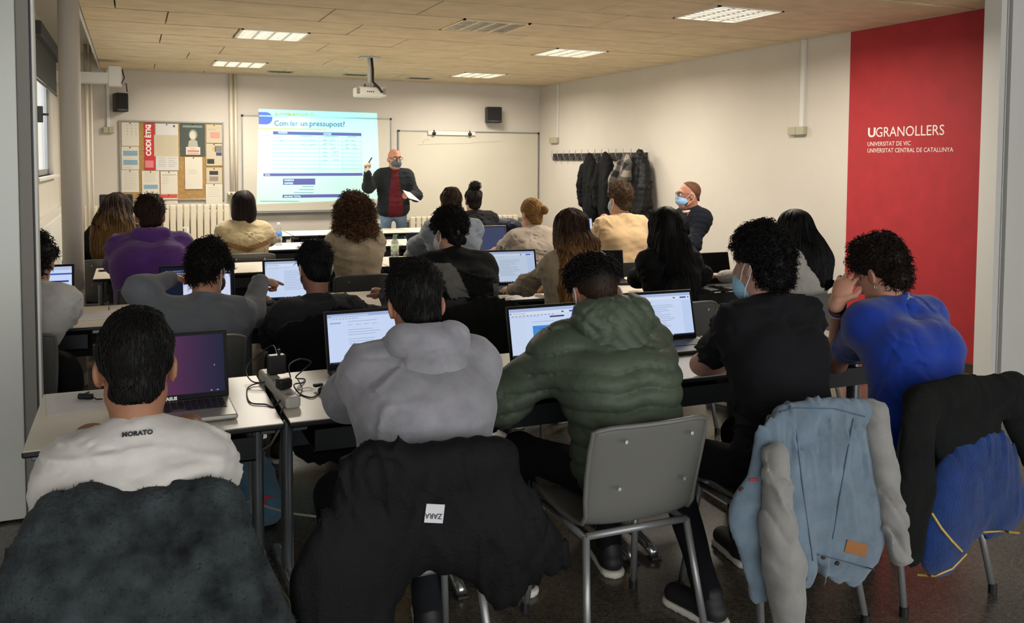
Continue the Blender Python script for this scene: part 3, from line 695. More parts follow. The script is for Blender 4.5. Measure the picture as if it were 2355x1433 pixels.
# ================================================================== signed-distance modelling (smooth unions -> one continuous surface)
def V3(*a): return np.array(a, float)
def nrm(v): return v/max(np.linalg.norm(v), 1e-9)
class Sdf:
    def __init__(s): s.ops = []
    def rc(s, a, b, ra, rb, k=.02, flat=None, op='u', cut=None):
        s.ops.append(('rc', np.asarray(a, float), np.asarray(b, float), ra, rb, k, flat, op)); return s
    def chain(s, pts, rad, k=.015, flat=None, op='u'):
        for i in range(len(pts)-1): s.rc(pts[i], pts[i+1], rad[i], rad[i+1], k, flat, op)
        return s
    def ell(s, c, r, R=None, k=.02, op='u'):
        s.ops.append(('ell', np.asarray(c, float), np.asarray(r, float), np.eye(3) if R is None else R, k, op)); return s
    def box(s, c, h, R=None, rd=.01, k=.015, op='u'):
        s.ops.append(('box', np.asarray(c, float), np.asarray(h, float), np.eye(3) if R is None else R, rd, k, op)); return s
    def bounds(s):
        lo = np.full(3, 1e9); hi = -lo
        for o in s.ops:
            if o[-1] != 'u': continue
            if o[0] == 'rc': l = np.minimum(o[1]-o[3], o[2]-o[4]); h = np.maximum(o[1]+o[3], o[2]+o[4])
            elif o[0] == 'ell': e = np.abs(o[3]) @ o[2]; l, h = o[1]-e, o[1]+e
            else: e = np.abs(o[3]) @ (o[2]+o[4]); l, h = o[1]-e, o[1]+e
            lo = np.minimum(lo, l); hi = np.maximum(hi, h)
        return lo, hi
    def build(s, res, pad=.03, lo=None, hi=None):
        l, h = s.bounds()
        if lo is not None: l = np.maximum(l, lo)
        if hi is not None: h = np.minimum(h, hi)
        l = l-pad; n = np.ceil((h+pad-l)/res).astype(int)+1
        v = Vol(l, n, res)
        for o in s.ops: v.apply(o)
        return v
class Vol:
    def __init__(s, lo, n, res):
        s.lo, s.res = lo, res; s.n = n; s.d = np.full(tuple(n), .2, np.float32)
        s.ax = [lo[i]+res*np.arange(n[i]) for i in range(3)]
    def sl(s, lo, hi):
        a = np.clip(np.floor((lo-s.lo)/s.res).astype(int), 0, s.n); b = np.clip(np.ceil((hi-s.lo)/s.res).astype(int)+1, 0, s.n)
        return tuple(slice(x, y) for x, y in zip(a, b))
    def apply(s, o):
        kind = o[0]; op = o[-1]
        if kind == 'rc':
            _, a, b, ra, rb, k, flat, _ = o; m = max(ra, rb)+k+.035
            q = s.sl(np.minimum(a, b)-m, np.maximum(a, b)+m)
        else:
            c, r, R = o[1], o[2], o[3]; k = o[-2]; e = np.abs(R) @ (r+(o[4] if kind == 'box' else 0))+k+.035
            q = s.sl(c-e, c+e)
        if any(x.stop <= x.start for x in q): return
        X = s.ax[0][q[0]][:, None, None].astype(np.float32); Y = s.ax[1][q[1]][None, :, None].astype(np.float32); Z = s.ax[2][q[2]][None, None, :].astype(np.float32)
        if kind == 'rc':
            sc_ = 1.0
            px, py, pz = X-a[0], Y-a[1], Z-a[2]; d = b-a
            if flat is not None:
                f, sc_ = np.asarray(flat[0], float), flat[1]; g = 1/sc_-1
                t = px*f[0]+py*f[1]+pz*f[2]; px = px+g*t*f[0]; py = py+g*t*f[1]; pz = pz+g*t*f[2]
                d = d+g*np.dot(d, f)*f
            dd = max(float(d @ d), 1e-9)
            t = np.clip((px*d[0]+py*d[1]+pz*d[2])/dd, 0, 1)
            D = np.sqrt((px-t*d[0])**2+(py-t*d[1])**2+(pz-t*d[2])**2)-(ra+(rb-ra)*t)
            D = D*sc_ if flat is not None else D
        else:
            px, py, pz = X-c[0], Y-c[1], Z-c[2]
            L = [px*R[0, i]+py*R[1, i]+pz*R[2, i] for i in range(3)]
            if kind == 'ell':
                k0 = np.sqrt(sum((L[i]/r[i])**2 for i in range(3))); k1 = np.sqrt(sum((L[i]/r[i]**2)**2 for i in range(3)))+1e-6
                D = k0*(k0-1)/k1
            else:
                Q = [np.abs(L[i])-r[i] for i in range(3)]
                D = np.sqrt(sum(np.maximum(x, 0)**2 for x in Q))+np.minimum(np.maximum(np.maximum(Q[0], Q[1]), Q[2]), 0)-o[4]
        A = s.d[q]
        if op == 'u':
            h = np.clip(.5+.5*(D-A)/k, 0, 1); s.d[q] = D*(1-h)+A*h-k*h*(1-h)
        else:
            h = np.clip(.5-.5*(A+D)/k, 0, 1); s.d[q] = A*(1-h)-D*h+k*h*(1-h)
    def cut(s, p, n, keep=None):
        """remove everything on the side n points to"""
        n = nrm(np.asarray(n, float)); c = float(np.dot(p, n))
        s.d = np.maximum(s.d, (s.ax[0][:, None, None]*n[0]+s.ax[1][None, :, None]*n[1]+s.ax[2][None, None, :]*n[2]-c).astype(np.float32)); return s
    def disp(s, fn, band=.045):
        m = np.abs(s.d) < band; i = np.argwhere(m)
        s.d[m] += fn(s.lo+i*s.res).astype(np.float32); return s
    def at(s, P):
        g = (P-s.lo)/s.res; i = np.clip(np.floor(g).astype(int), 0, s.n-2); f = g-i; f = np.clip(f, 0, 1); out = 0
        for dx in (0, 1):
            for dy in (0, 1):
                for dz in (0, 1):
                    w_ = (f[:, 0] if dx else 1-f[:, 0])*(f[:, 1] if dy else 1-f[:, 1])*(f[:, 2] if dz else 1-f[:, 2])
                    out = out+w_*s.d[i[:, 0]+dx, i[:, 1]+dy, i[:, 2]+dz]
        return out
    def grad(s, P):
        e = s.res; g = np.stack([s.at(P+np.eye(3)[i]*e)-s.at(P-np.eye(3)[i]*e) for i in range(3)], 1)
        return g/np.maximum(np.linalg.norm(g, axis=1, keepdims=True), 1e-6)
    def mesh(s):
        d = s.d; d[0] = d[-1] = .1; d[:, 0] = d[:, -1] = .1; d[:, :, 0] = d[:, :, -1] = .1
        S = d < 0; c = np.zeros(tuple(s.n-1), np.int8)
        for dx in (0, 1):
            for dy in (0, 1):
                for dz in (0, 1): c += S[dx:dx+s.n[0]-1, dy:dy+s.n[1]-1, dz:dz+s.n[2]-1]
        act = (c > 0) & (c < 8); ci = np.argwhere(act); N = len(ci)
        idx = np.full(act.shape, -1, np.int64); idx[act] = np.arange(N)
        acc = np.zeros((N, 3)); num = np.zeros(N)
        for ax in range(3):
            o1, o2 = [i for i in range(3) if i != ax]
            for u in (0, 1):
                for v in (0, 1):
                    a = np.zeros(3, int); a[o1] = u; a[o2] = v; b = a.copy(); b[ax] = 1
                    A = ci+a; B = ci+b; va = d[A[:, 0], A[:, 1], A[:, 2]]; vb = d[B[:, 0], B[:, 1], B[:, 2]]
                    m = (va < 0) != (vb < 0); t = va[m]/(va[m]-vb[m])
                    acc[m] += a+np.eye(3)[ax]*t[:, None]; num[m] += 1
        verts = s.lo+s.res*(ci+acc/num[:, None])
        quads = []
        for ax in range(3):
            o1, o2 = [(1, 2), (2, 0), (0, 1)][ax]
            sa = [slice(None)]*3; sb = [slice(None)]*3; sa[ax] = slice(0, -1); sb[ax] = slice(1, None)
            A = S[tuple(sa)]; B = S[tuple(sb)]; e = np.argwhere(A != B)
            if not len(e): continue
            e = e[(e[:, o1] > 0) & (e[:, o2] > 0) & (e[:, o1] < s.n[o1]-1) & (e[:, o2] < s.n[o2]-1)]
            u = np.eye(3, dtype=int)[o1]; v = np.eye(3, dtype=int)[o2]
            f = lambda q: idx[q[:, 0], q[:, 1], q[:, 2]]
            Q = np.stack([f(e), f(e-u), f(e-u-v), f(e-v)], 1)
            fl = A[e[:, 0], e[:, 1], e[:, 2]]
            Q[~fl] = Q[~fl][:, ::-1]; quads.append(Q)
        Q = np.concatenate(quads) if quads else np.zeros((0, 4), int)
        return verts, Q
def noise3(freq, amp, seed, sc3=(1, 1, 1), n=7, warp=0):
    r = np.random.default_rng(seed); D = r.normal(size=(n, 3)); D /= np.linalg.norm(D, axis=1, keepdims=True); D = D*freq*r.uniform(.6, 1.5, (n, 1))*np.array(sc3); ph = r.uniform(0, 6.28, n)
    def fn(P):
        if warp: P = P+warp*np.sin(P[:, [1, 2, 0]]*freq*.5+ph[0])
        return amp*np.sin(P @ D.T+ph).sum(1)/math.sqrt(n)
    return fn
def ridge(freq, amp, seed, sc3=(1, 1, 1), width=.32):
    n = noise3(freq, 1, seed, sc3, n=5, warp=.015)
    return lambda P: -amp*np.clip(1-np.abs(n(P))/width, 0, 1)**1.4
def folds(f, seed):
    amp, fr, sc3 = f; a = noise3(fr, amp*.35, seed, sc3, warp=.02); b = ridge(fr*2.3, amp*1.0, seed+11, sc3, .42); c = ridge(fr*2.9, -amp*.8, seed+23, sc3, .36); d = noise3(fr*4, amp*.2, seed+5, sc3); w_ = noise3(fr*.9, .7, seed+31)
    return lambda P: a(P)+(b(P)+c(P))*np.clip(w_(P)+.55, .1, 1.2)+d(P)
def mesh_np(name, verts, quads, material, parent=None, smooth=True, col=None, **kw):
    me = bpy.data.meshes.new(name); n = len(verts); k = quads.shape[1]
    me.vertices.add(n); me.vertices.foreach_set('co', np.ascontiguousarray(verts, np.float32).ravel())
    m_ = len(quads); me.loops.add(m_*k); me.loops.foreach_set('vertex_index', np.ascontiguousarray(quads, np.int32).ravel())
    me.polygons.add(m_); me.polygons.foreach_set('loop_start', np.arange(0, m_*k, k, dtype=np.int32))
    me.update(calc_edges=True)
    if smooth: me.polygons.foreach_set('use_smooth', np.ones(m_, bool))
    if col is not None:
        a = me.color_attributes.new('Col', 'FLOAT_COLOR', 'POINT'); c4 = np.ones((n, 4), np.float32); c4[:, :3] = col; a.data.foreach_set('color', c4.ravel())
    me.validate()
    return link(name, me, material, parent, **kw)
def tubes_np(P, r, sides=3):
    """P: (N,S,3) strands, r: (S,) or (N,S) radii -> verts, quads"""
    N, S, _ = P.shape
    T = np.gradient(P, axis=1); T /= np.maximum(np.linalg.norm(T, axis=2, keepdims=True), 1e-9)
    ref = np.where(np.abs(T[..., 2:3]) > .9, np.array([1., 0, 0]), np.array([0, 0, 1.]))
    U = np.cross(T, ref); U /= np.maximum(np.linalg.norm(U, axis=2, keepdims=True), 1e-9); Vv = np.cross(T, U)
    r = np.broadcast_to(np.asarray(r), (N, S))[..., None]
    ring = np.stack([P+r*(U*math.cos(a)+Vv*math.sin(a)) for a in [2*math.pi*k/sides for k in range(sides)]], 2)   # N,S,sides,3
    base = np.arange(N*S*sides).reshape(N, S, sides); Q = []
    for k in range(sides):
        k2 = (k+1) % sides
        Q.append(np.stack([base[:, :-1, k], base[:, :-1, k2], base[:, 1:, k2], base[:, 1:, k]], -1).reshape(-1, 4))
    return ring.reshape(-1, 3), np.concatenate(Q)
def merge(parts):
    v, q, off = [], [], 0
    for a, b in parts: v.append(a); q.append(b+off); off += len(a)
    return np.concatenate(v), np.concatenate(q)
def rotz(a): c, s = math.cos(a), math.sin(a); return np.array([[c, -s, 0], [s, c, 0], [0, 0, 1.]])
def rotx(a): c, s = math.cos(a), math.sin(a); return np.array([[1, 0, 0], [0, c, -s], [0, s, c]])
def roty(a): c, s = math.cos(a), math.sin(a); return np.array([[c, 0, s], [0, 1, 0], [-s, 0, c]])
# ================================================================== people
def cloth(name, col, attr=False, rough=.9, var=.10, bscale=320, bump=.2, sheen=None):
    sheen = min(.25, max(lin(col))*1.2) if sheen is None else sheen
    return mat(name, col, rough, bump=bump, bscale=bscale, var=var, vscale=14, sheen=sheen, attr=attr, spec=.2)
HAIRM = mat('hair_strands', '#20160f', .62, attr=True, spec=.2)
def skinm(col): return mat('skin_'+col, col, .55, bump=.06, bscale=240, var=.06, vscale=25, spec=.35)
def ik(S, Wr, l1, l2, pole):
    d = Wr-S; L = np.linalg.norm(d); m_ = (l1+l2)*.985
    if L > m_: Wr = S+d/L*m_; L = m_; d = Wr-S
    u = d/L; a = (l1*l1-l2*l2+L*L)/(2*L); h = math.sqrt(max(l1*l1-a*a, 1e-6))
    q = pole-u*np.dot(pole, u); return S+u*a+nrm(q)*h, Wr
CURL = {'relax': [(.25, .35, .25)]*4, 'fist': [(1.35, 1.5, .9)]*4, 'flat': [(.05, .08, .05)]*4, 'point': [(.1, .08, .05)]+[(1.25, 1.45, .9)]*3, 'grip': [(.9, 1.0, .6)]*4, 'open': [(.3, .45, .3), (.2, .35, .25), (.25, .4, .3), (.4, .5, .35)]}
def hand_sdf(S, Wp, d, n, side, pose, sc=1.0):
    d = nrm(d); n = nrm(n-d*np.dot(n, d)); t = np.cross(d, n)*(1 if side == 'R' else -1)
    S.rc(Wp-d*.02, Wp, .028*sc, .026*sc, .01, (n, .85)); S.rc(Wp, Wp+d*.07*sc, .030*sc, .041*sc, .015, (n, .46))
    for i, (off, L, r) in enumerate(((.029, .072, .0092), (.0095, .08, .0094), (-.0105, .074, .009), (-.029, .058, .0082))):
        p = Wp+(d*.085+t*off)*sc; a = 0.0; spread = (1.5-i)*.07
        for j, (fr, cu) in enumerate(zip((.45, .31, .24), CURL[pose][i])):
            a += cu; dr = nrm(d*math.cos(a)+n*math.sin(a)+t*spread*math.cos(a)); q = p+dr*L*fr*sc
            S.rc(p, q, r*sc*(1-.08*j), r*sc*(1-.08*(j+1)), .004); p = q
    b = Wp+(d*.022+t*.026)*sc; c = b+nrm(d*.65+t*.6+n*.3)*.040*sc; e = c+nrm(d*.9+t*.15+n*.35)*.030*sc
    f = e+nrm(d*.9-t*.1+n*.4)*.022*sc
    S.chain([b, c, e, f], [.014*sc, .0125*sc, .0105*sc, .009*sc], .006)
class Person: pass
def person(label, head, yaw=0, pitch=0, roll=0, rot=0, pel=None, hs=1.0, sw=.19, bw=1.0, bd=1.0, skin='#b98871', shirt='#888888', smat=None, t=.014, sleeve='long', hands=None, hood=None,
           trousers='#15171d', shoes='#17171a', fold=(.006, 16, (1, 1, 2.2)), hem=.475, res=.010, pz=.60, legs=None, female=False, collar=None, shirt_col=None, neckf=.0, quilt=None, shirt_extra=None, hump=.0, lens=(.29, .26), sdrop=0, stand=False, shn='shirt', neckl=.0):
    p = Person(); H = p.H = at(*head); rot = math.radians(rot); F = p.F = V3(-math.sin(rot), math.cos(rot), 0); Rr = p.Rr = V3(math.cos(rot), math.sin(rot), 0); up = V3(0, 0, 1)
    Rh = p.Rh = rotz(rot+math.radians(yaw)) @ rotx(-math.radians(pitch)) @ roty(math.radians(roll))
    hl = p.hl = lambda x, y, z: H+Rh @ V3(x, y, z)*hs
    p.hs = hs
    N = p.N = H+(Rh @ V3(0, -.03, -.09))*hs*.9+V3(0, 0, -.075*hs-neckl)-F*.015+F*neckf
    Sc = p.S = N+V3(0, 0, -.045)
    if pel is not None and len(pel) == 3: pel = at(*pel)
    P = np.array([pel[0], pel[1], pz]) if pel is not None else np.array([H[0], H[1]-.12, pz])
    root = p.root = empty('person', (P[0], P[1], 0), label=label, cat='person'); O = V3(P[0], P[1], 0)
    def add(name, vq, m_, **kw): return mesh_np(name, vq[0]-O, vq[1], m_, root, **kw)
    p.add = add; p.O = O; p.P = P
    Wst = P+(Sc-P)*.36-F*(.015+hump*.5); Ch = P+(Sc-P)*.72-F*(.02+hump)
    sw = sw*.80
    SR = Sc+Rr*sw+V3(0, 0, -sdrop); SL = Sc-Rr*sw+V3(0, 0, -sdrop)
    hands = hands or {}
    arms = {}
    for sd, Sh, sg in (('L', SL, -1), ('R', SR, 1)):
        h = dict(hands.get(sd, {})); Wt = np.asarray(h.get('w', Sc+Rr*sg*.16+F*.40+V3(0, 0, -.30)), float)
        pole = np.asarray(h.get('pole', Rr*sg*.75-up*.8-F*.35), float)
        if 'e' in h: E = np.asarray(h['e'], float)
        else: E, Wt = ik(Sh, Wt, lens[0], lens[1], pole)
        d = np.asarray(h.get('d', nrm(Wt-E)*V3(1, 1, .2)+F*.3-Rr*sg*.15), float); n = np.asarray(h.get('n', -up), float)
        arms[sd] = (Sh, E, Wt, d, n, h.get('pose', 'relax'))
    p.arms = arms
    p.back = lambda z, o=0: V3(*(P+(Sc-P)*min(1.0, max(0, (z-P[2])/(Sc[2]-P[2]))))[:2], z)-F*((.02+hump)+.150*bw*.62*bd+t+o)
    fs = (F, .66*bd)
    hw = .165*(1.04 if female else 1)*bw; wa = .142*(.90 if female else 1)*bw; ch = .160*bw*(.92 if female else 1)
    def torso(S, g):
        for sg in (-1, 1):
            o = Rr*sg*.38; q = .62*bd
            S.rc(P+o*hw, Wst+o*wa, hw*q+g, wa*q+g, .05); S.rc(Wst+o*wa, Ch+o*ch, wa*q+g, ch*q+g, .05); S.rc(Ch+o*ch, Sc+o*.14+V3(0, 0, -.045), ch*q+g, .075+g, .05)
        for Sh, sg in ((SL, -1), (SR, 1)):
            S.rc(Sc+Rr*sg*.05+V3(0, 0, -.005), Sh, .056+g, .054+g, .08)
            S.rc(N+V3(0, 0, .010), Sc+Rr*sg*.115, .048+g*.4, .054+g*.7, .045)
            S.rc(N+V3(0, 0, -.012)-F*.012, Sc+Rr*sg*.06-F*.01, .060+g*.4, .075+g, .04)
            S.rc(Ch+Rr*sg*.07, Sh-V3(0, 0, .03), .065+g, .046+g, .09)
    ra = (.048, .041, .038, .027) if not female else (.041, .035, .032, .024)
    # ---- body: one skin surface (head, neck, trunk, arms, hands)
    Sk = Sdf()
    c3 = lambda *a: hl(*a)
    Sk.ell(c3(0, -.014, .036), np.array((.0745, .095, .083))*hs, Rh, .02)
    Sk.ell(c3(0, .026, -.030), np.array((.060, .068, .082))*hs, Rh, .03)
    Sk.ell(c3(0, .066, -.098), np.array((.028, .026, .022))*hs, Rh, .03)
    Sk.rc(c3(-.04, -.01, -.06), c3(-.022, .06, -.095), .026*hs, .02*hs, .03).rc(c3(.04, -.01, -.06), c3(.022, .06, -.095), .026*hs, .02*hs, .03)
    Sk.ell(c3(0, .080, .034), np.array((.050, .016, .014))*hs, Rh, .02)
    Sk.rc(c3(0, .092, .014), c3(0, .113, -.026), .009*hs, .014*hs, .014)
    for sg in (-1, 1):
        Sk.ell(c3(sg*.031, .096, .008), np.array((.017, .012, .011))*hs, Rh, .014, 's')
        Re = Rh @ rotz(sg*.45) @ rotx(.15)
        Sk.ell(c3(sg*.080, -.006, -.008), np.array((.009, .020, .033))*hs, Re, .008)
        Sk.ell(c3(sg*.088, .0, -.006), np.array((.007, .010, .02))*hs, Re, .006, 's')
        Sk.ell(c3(sg*.012, .098, -.062), np.array((.016, .010, .008))*hs, Rh, .008)
    nr = (.053, .060) if not female else (.045, .051)
    Sk.rc(c3(0, -.022, -.045), N+V3(0, 0, -.01)+F*.012, nr[0]*hs, nr[1]*hs, .03); Sk.rc(N, Sc, nr[1], .07, .03)
    pieces = [Sk.build(.0065 if H[1] < 4 else .0085).cut(N+V3(0, 0, -.09), -up).mesh()]
    Sb = Sdf(); torso(Sb, -.012)
    for sd, (Sh, E, Wt, d, n, pose) in arms.items(): Sb.chain([Sh, E, Wt], [ra[0], ra[1]*.97, ra[3]], .02); Sb.rc(E, E+(Wt-E)*.35, ra[2], ra[2]*1.03, .02)
    pieces.append(Sb.build(.012 if sleeve == 'long' else .009).mesh())
    for sd, (Sh, E, Wt, d, n, pose) in arms.items():
        Sh_ = Sdf(); hand_sdf(Sh_, Wt, d, n, sd, pose, .92 if female else 1.0); pieces.append(Sh_.build(.0045 if H[1] < 6 else .006, .012).mesh())
    add('body', merge(pieces), skinm(skin))
    # ---- shirt
    S = Sdf(); torso(S, t)
    for sd, (Sh, E, Wt, d, n, pose) in arms.items():
        if sleeve == 'long':
            u = nrm(Wt-E); S.chain([Sh, E, Wt-u*.012], [ra[0]+t, ra[1]+t+.004, ra[3]+t*.7+.003], .06); S.rc(Wt-u*.035, Wt-u*.005, ra[3]+t*.6+.002, ra[3]+t*.6, .006)
        else:
            q = Sh+(E-Sh)*(.62 if sleeve == 'short' else 1.0); S.rc(Sh, q, ra[0]+t+.002, ra[0]+t+.006, .06)
    if collar:
        cp = [N+V3(0, 0, collar[1])+(Rr*math.cos(a)*1.0+F*math.sin(a)*.95)*collar[0]+F*.008+V3(0, 0, -.035*max(0, math.sin(a))) for a in np.linspace(0, 2*math.pi, 17)]
        S.chain(cp, [collar[2]]*17, .006)
    if shirt_extra: shirt_extra(S, p)
    vol = S.build(res); vol.cut(V3(0, 0, hem), -up)
    if fold:
        vol.disp(folds((fold[0]*1.5, fold[1], fold[2]), abs(int(H[0]*1000)) % 9973+1))
    if quilt:
        def qf(Q):
            z = Q[:, 2]+.12*((Q[:, :2]-Sc[:2]) @ Rr[:2])**2*4+.006*np.sin(Q[:, 0]*31)
            s_ = np.abs(np.sin(math.pi*(z-.03)/quilt)); return -.017*s_**.45+.010
        vol.disp(qf)
    vq = vol.mesh()
    col = None
    if shirt_col is not None: col = shirt_col(vq[0], p)
    if hood:
        a, b, dz = (tuple(hood)+(0,))[:3]; Rb = np.stack([Rr, F, up], 1); Q = Sdf()
        B = N-F*.06+V3(0, 0, .03+dz)
        Q.ell(B, (.112*a, .062*b, .058*b), Rb, .02).ell(B-F*.040+V3(0, 0, -.055*b), (.102*a, .050*b, .056*b), Rb, .02).ell(B-F*.050+V3(0, 0, -.10*b), (.058*a, .036*b, .050*b), Rb, .03)
        for sg in (-1, 1): Q.chain([B+Rr*sg*.07*a+V3(0, 0, .012), N+Rr*sg*.092*a+F*.015+V3(0, 0, .024), N+Rr*sg*.070*a+F*.075+V3(0, 0, -.02), N+F*.105+V3(0, 0, -.07)], [.044*b, .032, .028, .024], .02)
        Q.ell(B+V3(0, 0, .058*b)+F*.03, (.075*a, .05, .03), Rb, .012, 's')
        hv = Q.build(res*.85); hv.disp(folds((.005, 24, (1, 1, 1.3)), 3+abs(int(H[0]*100))))
        if quilt: hv.disp(lambda U: -.010*np.abs(np.sin(math.pi*((U-B) @ Rr*.9+(U-B)[:, 2]*.8)/.055))**.5+.005)
        add('hood', hv.mesh(), smat or cloth('cloth_'+shirt, shirt))
    p.shirt = add(shn, vq, smat or cloth('cloth_'+shirt, shirt), col=col); p.svol = vol
    # ---- trousers and shoes
    T = Sdf(); 
    if stand:
        L_ = [(P+Rr*sg*.095+V3(0, 0, -.05), P+Rr*sg*.11+V3(0, 0, -.45)+F*.02, P+Rr*sg*.115+V3(0, 0, -P[2]+.09)) for sg in (-1, 1)]
        T.rc(P+V3(0, 0, -.03), P+V3(0, 0, .02), .135*bw, .125*bw, .03, (F, .6))
    else:
        L_ = []
        for sg, k in ((-1, 0), (1, 1)):
            q = legs[k] if legs else (.42, .07, -.03, .0)        # knee forward, knee out, ankle forward from knee, ankle out
            hip = P+Rr*sg*.085+V3(0, 0, -.075); kn = hip+F*q[0]+Rr*sg*q[1]+V3(0, 0, .005); an = kn+F*q[2]+Rr*sg*q[3]; an[2] = .10
            L_.append((hip, kn, an))
        [T.rc(P+Rr*sg*.06*bw+V3(0, 0, -.04), P+Rr*sg*.05*bw+V3(0, 0, .02), .092*bw*bd, .082*bw*bd, .04) for sg in (-1, 1)]
    for hip, kn, an in L_: T.chain([hip, kn, an], [.082, .062, .05], .03)
    tv = T.build(.013); 
    if not stand: tv.cut(V3(0, 0, .452), -up) if False else None
    tv.disp(noise3(28, .004, 77, (1, 1, 1.4))); tv.cut(V3(0, 0, .09), -up)
    add('trousers', tv.mesh(), cloth('trousers_'+trousers, trousers, var=.2))
    for (hip, kn, an), sg in zip(L_, (-1, 1)):
        fd = nrm(F+Rr*sg*.2); Z = Sdf(); hb = V3(an[0], an[1], 0)
        Z.rc(hb+V3(0, 0, .05)-fd*.03, hb+V3(0, 0, .045)+fd*.15, .045, .042, .02, (up, .9)).rc(hb+V3(0, 0, .05), hb+V3(0, 0, .10)-fd*.01, .045, .042, .02)
        zv = Z.build(.009); zv.cut(V3(0, 0, .001), -up); so = add('shoe', zv.mesh(), mat('shoe_'+shoes, shoes, .6))
        Q = Sdf().rc(hb+V3(0, 0, .016)-fd*.035, hb+V3(0, 0, .016)+fd*.155, .048, .045, .01); qv = Q.build(.009); qv.cut(V3(0, 0, .0), -up); qv.cut(V3(0, 0, .026), up)
        v_ = qv.mesh(); mesh_np('sole', v_[0]-O, v_[1], mat('shoe_sole', '#cfcabf', .7), so)
    p.legs = L_
    return p
def strands(vol, seeds, n, L, r, mode, seed, S=7, comb=None, lift=.001, wave=0, cr=.007, turns=2, jit=.25, spread=.5):
    g = np.random.default_rng(seed)
    if len(seeds) == 0: return np.zeros((0, S, 3))
    p = seeds[g.integers(0, len(seeds), n)]; nr_ = vol.grad(p); out = np.zeros((n, S, 3)); Ls = L*g.uniform(.6, 1.3, (n, 1)); st = Ls/(S-1)
    down = np.array([0, 0, -1.])
    if mode == 'flow':
        dv = np.broadcast_to(down if comb is None else comb, (n, 3))+g.normal(size=(n, 3))*jit*.3
        q = p.copy(); ph = g.uniform(0, 6.28, (n, 1))
        for k in range(S):
            out[:, k] = q; G_ = vol.grad(q); tg = dv-G_*(dv*G_).sum(1, keepdims=True); ln = np.linalg.norm(tg, axis=1, keepdims=True); tg = tg/np.maximum(ln, .05)
            sd = np.cross(tg, G_); q = q+tg*st*np.minimum(1, ln*3)+sd*wave*np.cos(ph+k*1.1)
            q = q-G_*(vol.at(q)-lift)[:, None]
    else:
        a = nr_*spread+g.normal(size=(n, 3))*jit+(0 if comb is None else comb); a /= np.linalg.norm(a, axis=1, keepdims=True)
        s = np.linspace(0, 1, S)[None, :, None]
        out = p[:, None]+a[:, None]*s*Ls[:, :, None]+(down*.35*L)[None, None]*s**2*(1 if mode == 'curl' else .6)-nr_[:, None]*.003
        if mode == 'curl':
            U = np.cross(a, g.normal(size=(n, 3))); U /= np.linalg.norm(U, axis=1, keepdims=True); W_ = np.cross(a, U); th = s*2*math.pi*turns+g.uniform(0, 6.28, (n, 1, 1))
            out = out+cr*g.uniform(.6, 1.3, (n, 1, 1))*(U[:, None]*np.cos(th)+W_[:, None]*np.sin(th))*np.minimum(1, s*4+.3)
    return out
def hair(p, col, prims=None, ts=.010, tt=.022, nape=-.078, fore=.072, amp=.003, freq=80, st=(), res=.0075, cutp=True, seed=1, tip=None, name='hair', mid=None, ears=True, tz=(-.02, .2)):
    Rh, H, hs = p.Rh, p.H, p.hs; S = Sdf()
    S.ell(p.hl(0, -.013, .039+(tt-ts)*.5), np.array((.0755+ts, .096+ts, .084+(tt+ts)*.5))*hs, Rh, .02)
    if mid: mid(S)
    S.ell(p.hl(0, -.054, -.042), np.array((.050+ts, .040+ts, .052))*hs, Rh, .03)
    vol = S.build(res, .03)
    if cutp:
        n = Rh @ V3(0, fore-nape, -.19); vol.cut(p.hl(0, -.1, nape), n)
    if ears:
        for sg in (-1, 1): vol.apply(('ell', p.hl(sg*.088, .006, -.016), np.array((.024, .026, .036))*hs, Rh, .008, 's'))
    if prims:
        S2 = Sdf(); prims(S2); lo, hi = S2.bounds(); l0 = vol.lo; h0 = vol.lo+vol.res*(vol.n-1)
        l = np.minimum(lo-.03, l0); h = np.maximum(hi+.03, h0); off = np.round((l0-l)/res).astype(int); off = np.maximum(off, 0); l = l0-off*res
        n_ = np.maximum(np.ceil((h-l)/res).astype(int)+1, off+vol.n); v2 = Vol(l, n_, res); v2.d[off[0]:off[0]+vol.n[0], off[1]:off[1]+vol.n[1], off[2]:off[2]+vol.n[2]] = vol.d
        vol = v2
        for o in S2.ops: vol.apply(o)
    if amp: vol.disp(noise3(freq, amp, seed+3))
    v, q = vol.mesh(); base = np.array(lin(col)); g = np.random.default_rng(seed)
    tipc = np.array(lin(tip)) if tip else base
    def grade(V):
        if not tip: return np.broadcast_to(base, V.shape)
        z = ((V-H) @ Rh)[:, 2]/hs; f = np.clip((tz[0]-z)/tz[1], 0, 1)[:, None]; return base*(1-f)+tipc*f
    parts = [(v, q)]; cols = [grade(v)*.75]
    for k, d in enumerate(st):
        d = dict(d); n = d.pop('n'); L = d.pop('L'); r = d.pop('r'); mode = d.pop('mode'); zone = d.pop('zone', None); SS = d.get('S', 7)
        loc = ((v-H) @ Rh)/hs; ear_ = (np.abs(loc[:, 0]) > .055) & (loc[:, 2] < .035) & (loc[:, 1] > -.035) & (loc[:, 1] < .06) if ears else np.zeros(len(v), bool); sd = v[(zone(loc) if zone else ((loc[:, 1] < .085) | (loc[:, 2] > .04))) & ~ear_]
        P_ = strands(vol, sd, n, L, r, mode, seed*17+k, **d)
        if len(P_) == 0: continue
        taper = r*np.sin(np.linspace(.5, math.pi-.12, SS)); tv, tq = tubes_np(P_, taper); parts.append((tv, tq))
        f = np.repeat(g.uniform(.55, 1.7, len(P_)), SS*3)[:, None]; cols.append(grade(tv)*f)
    vq = merge(parts); p.hvol = vol
    return p.add(name, vq, HAIRM, col=np.concatenate(cols))
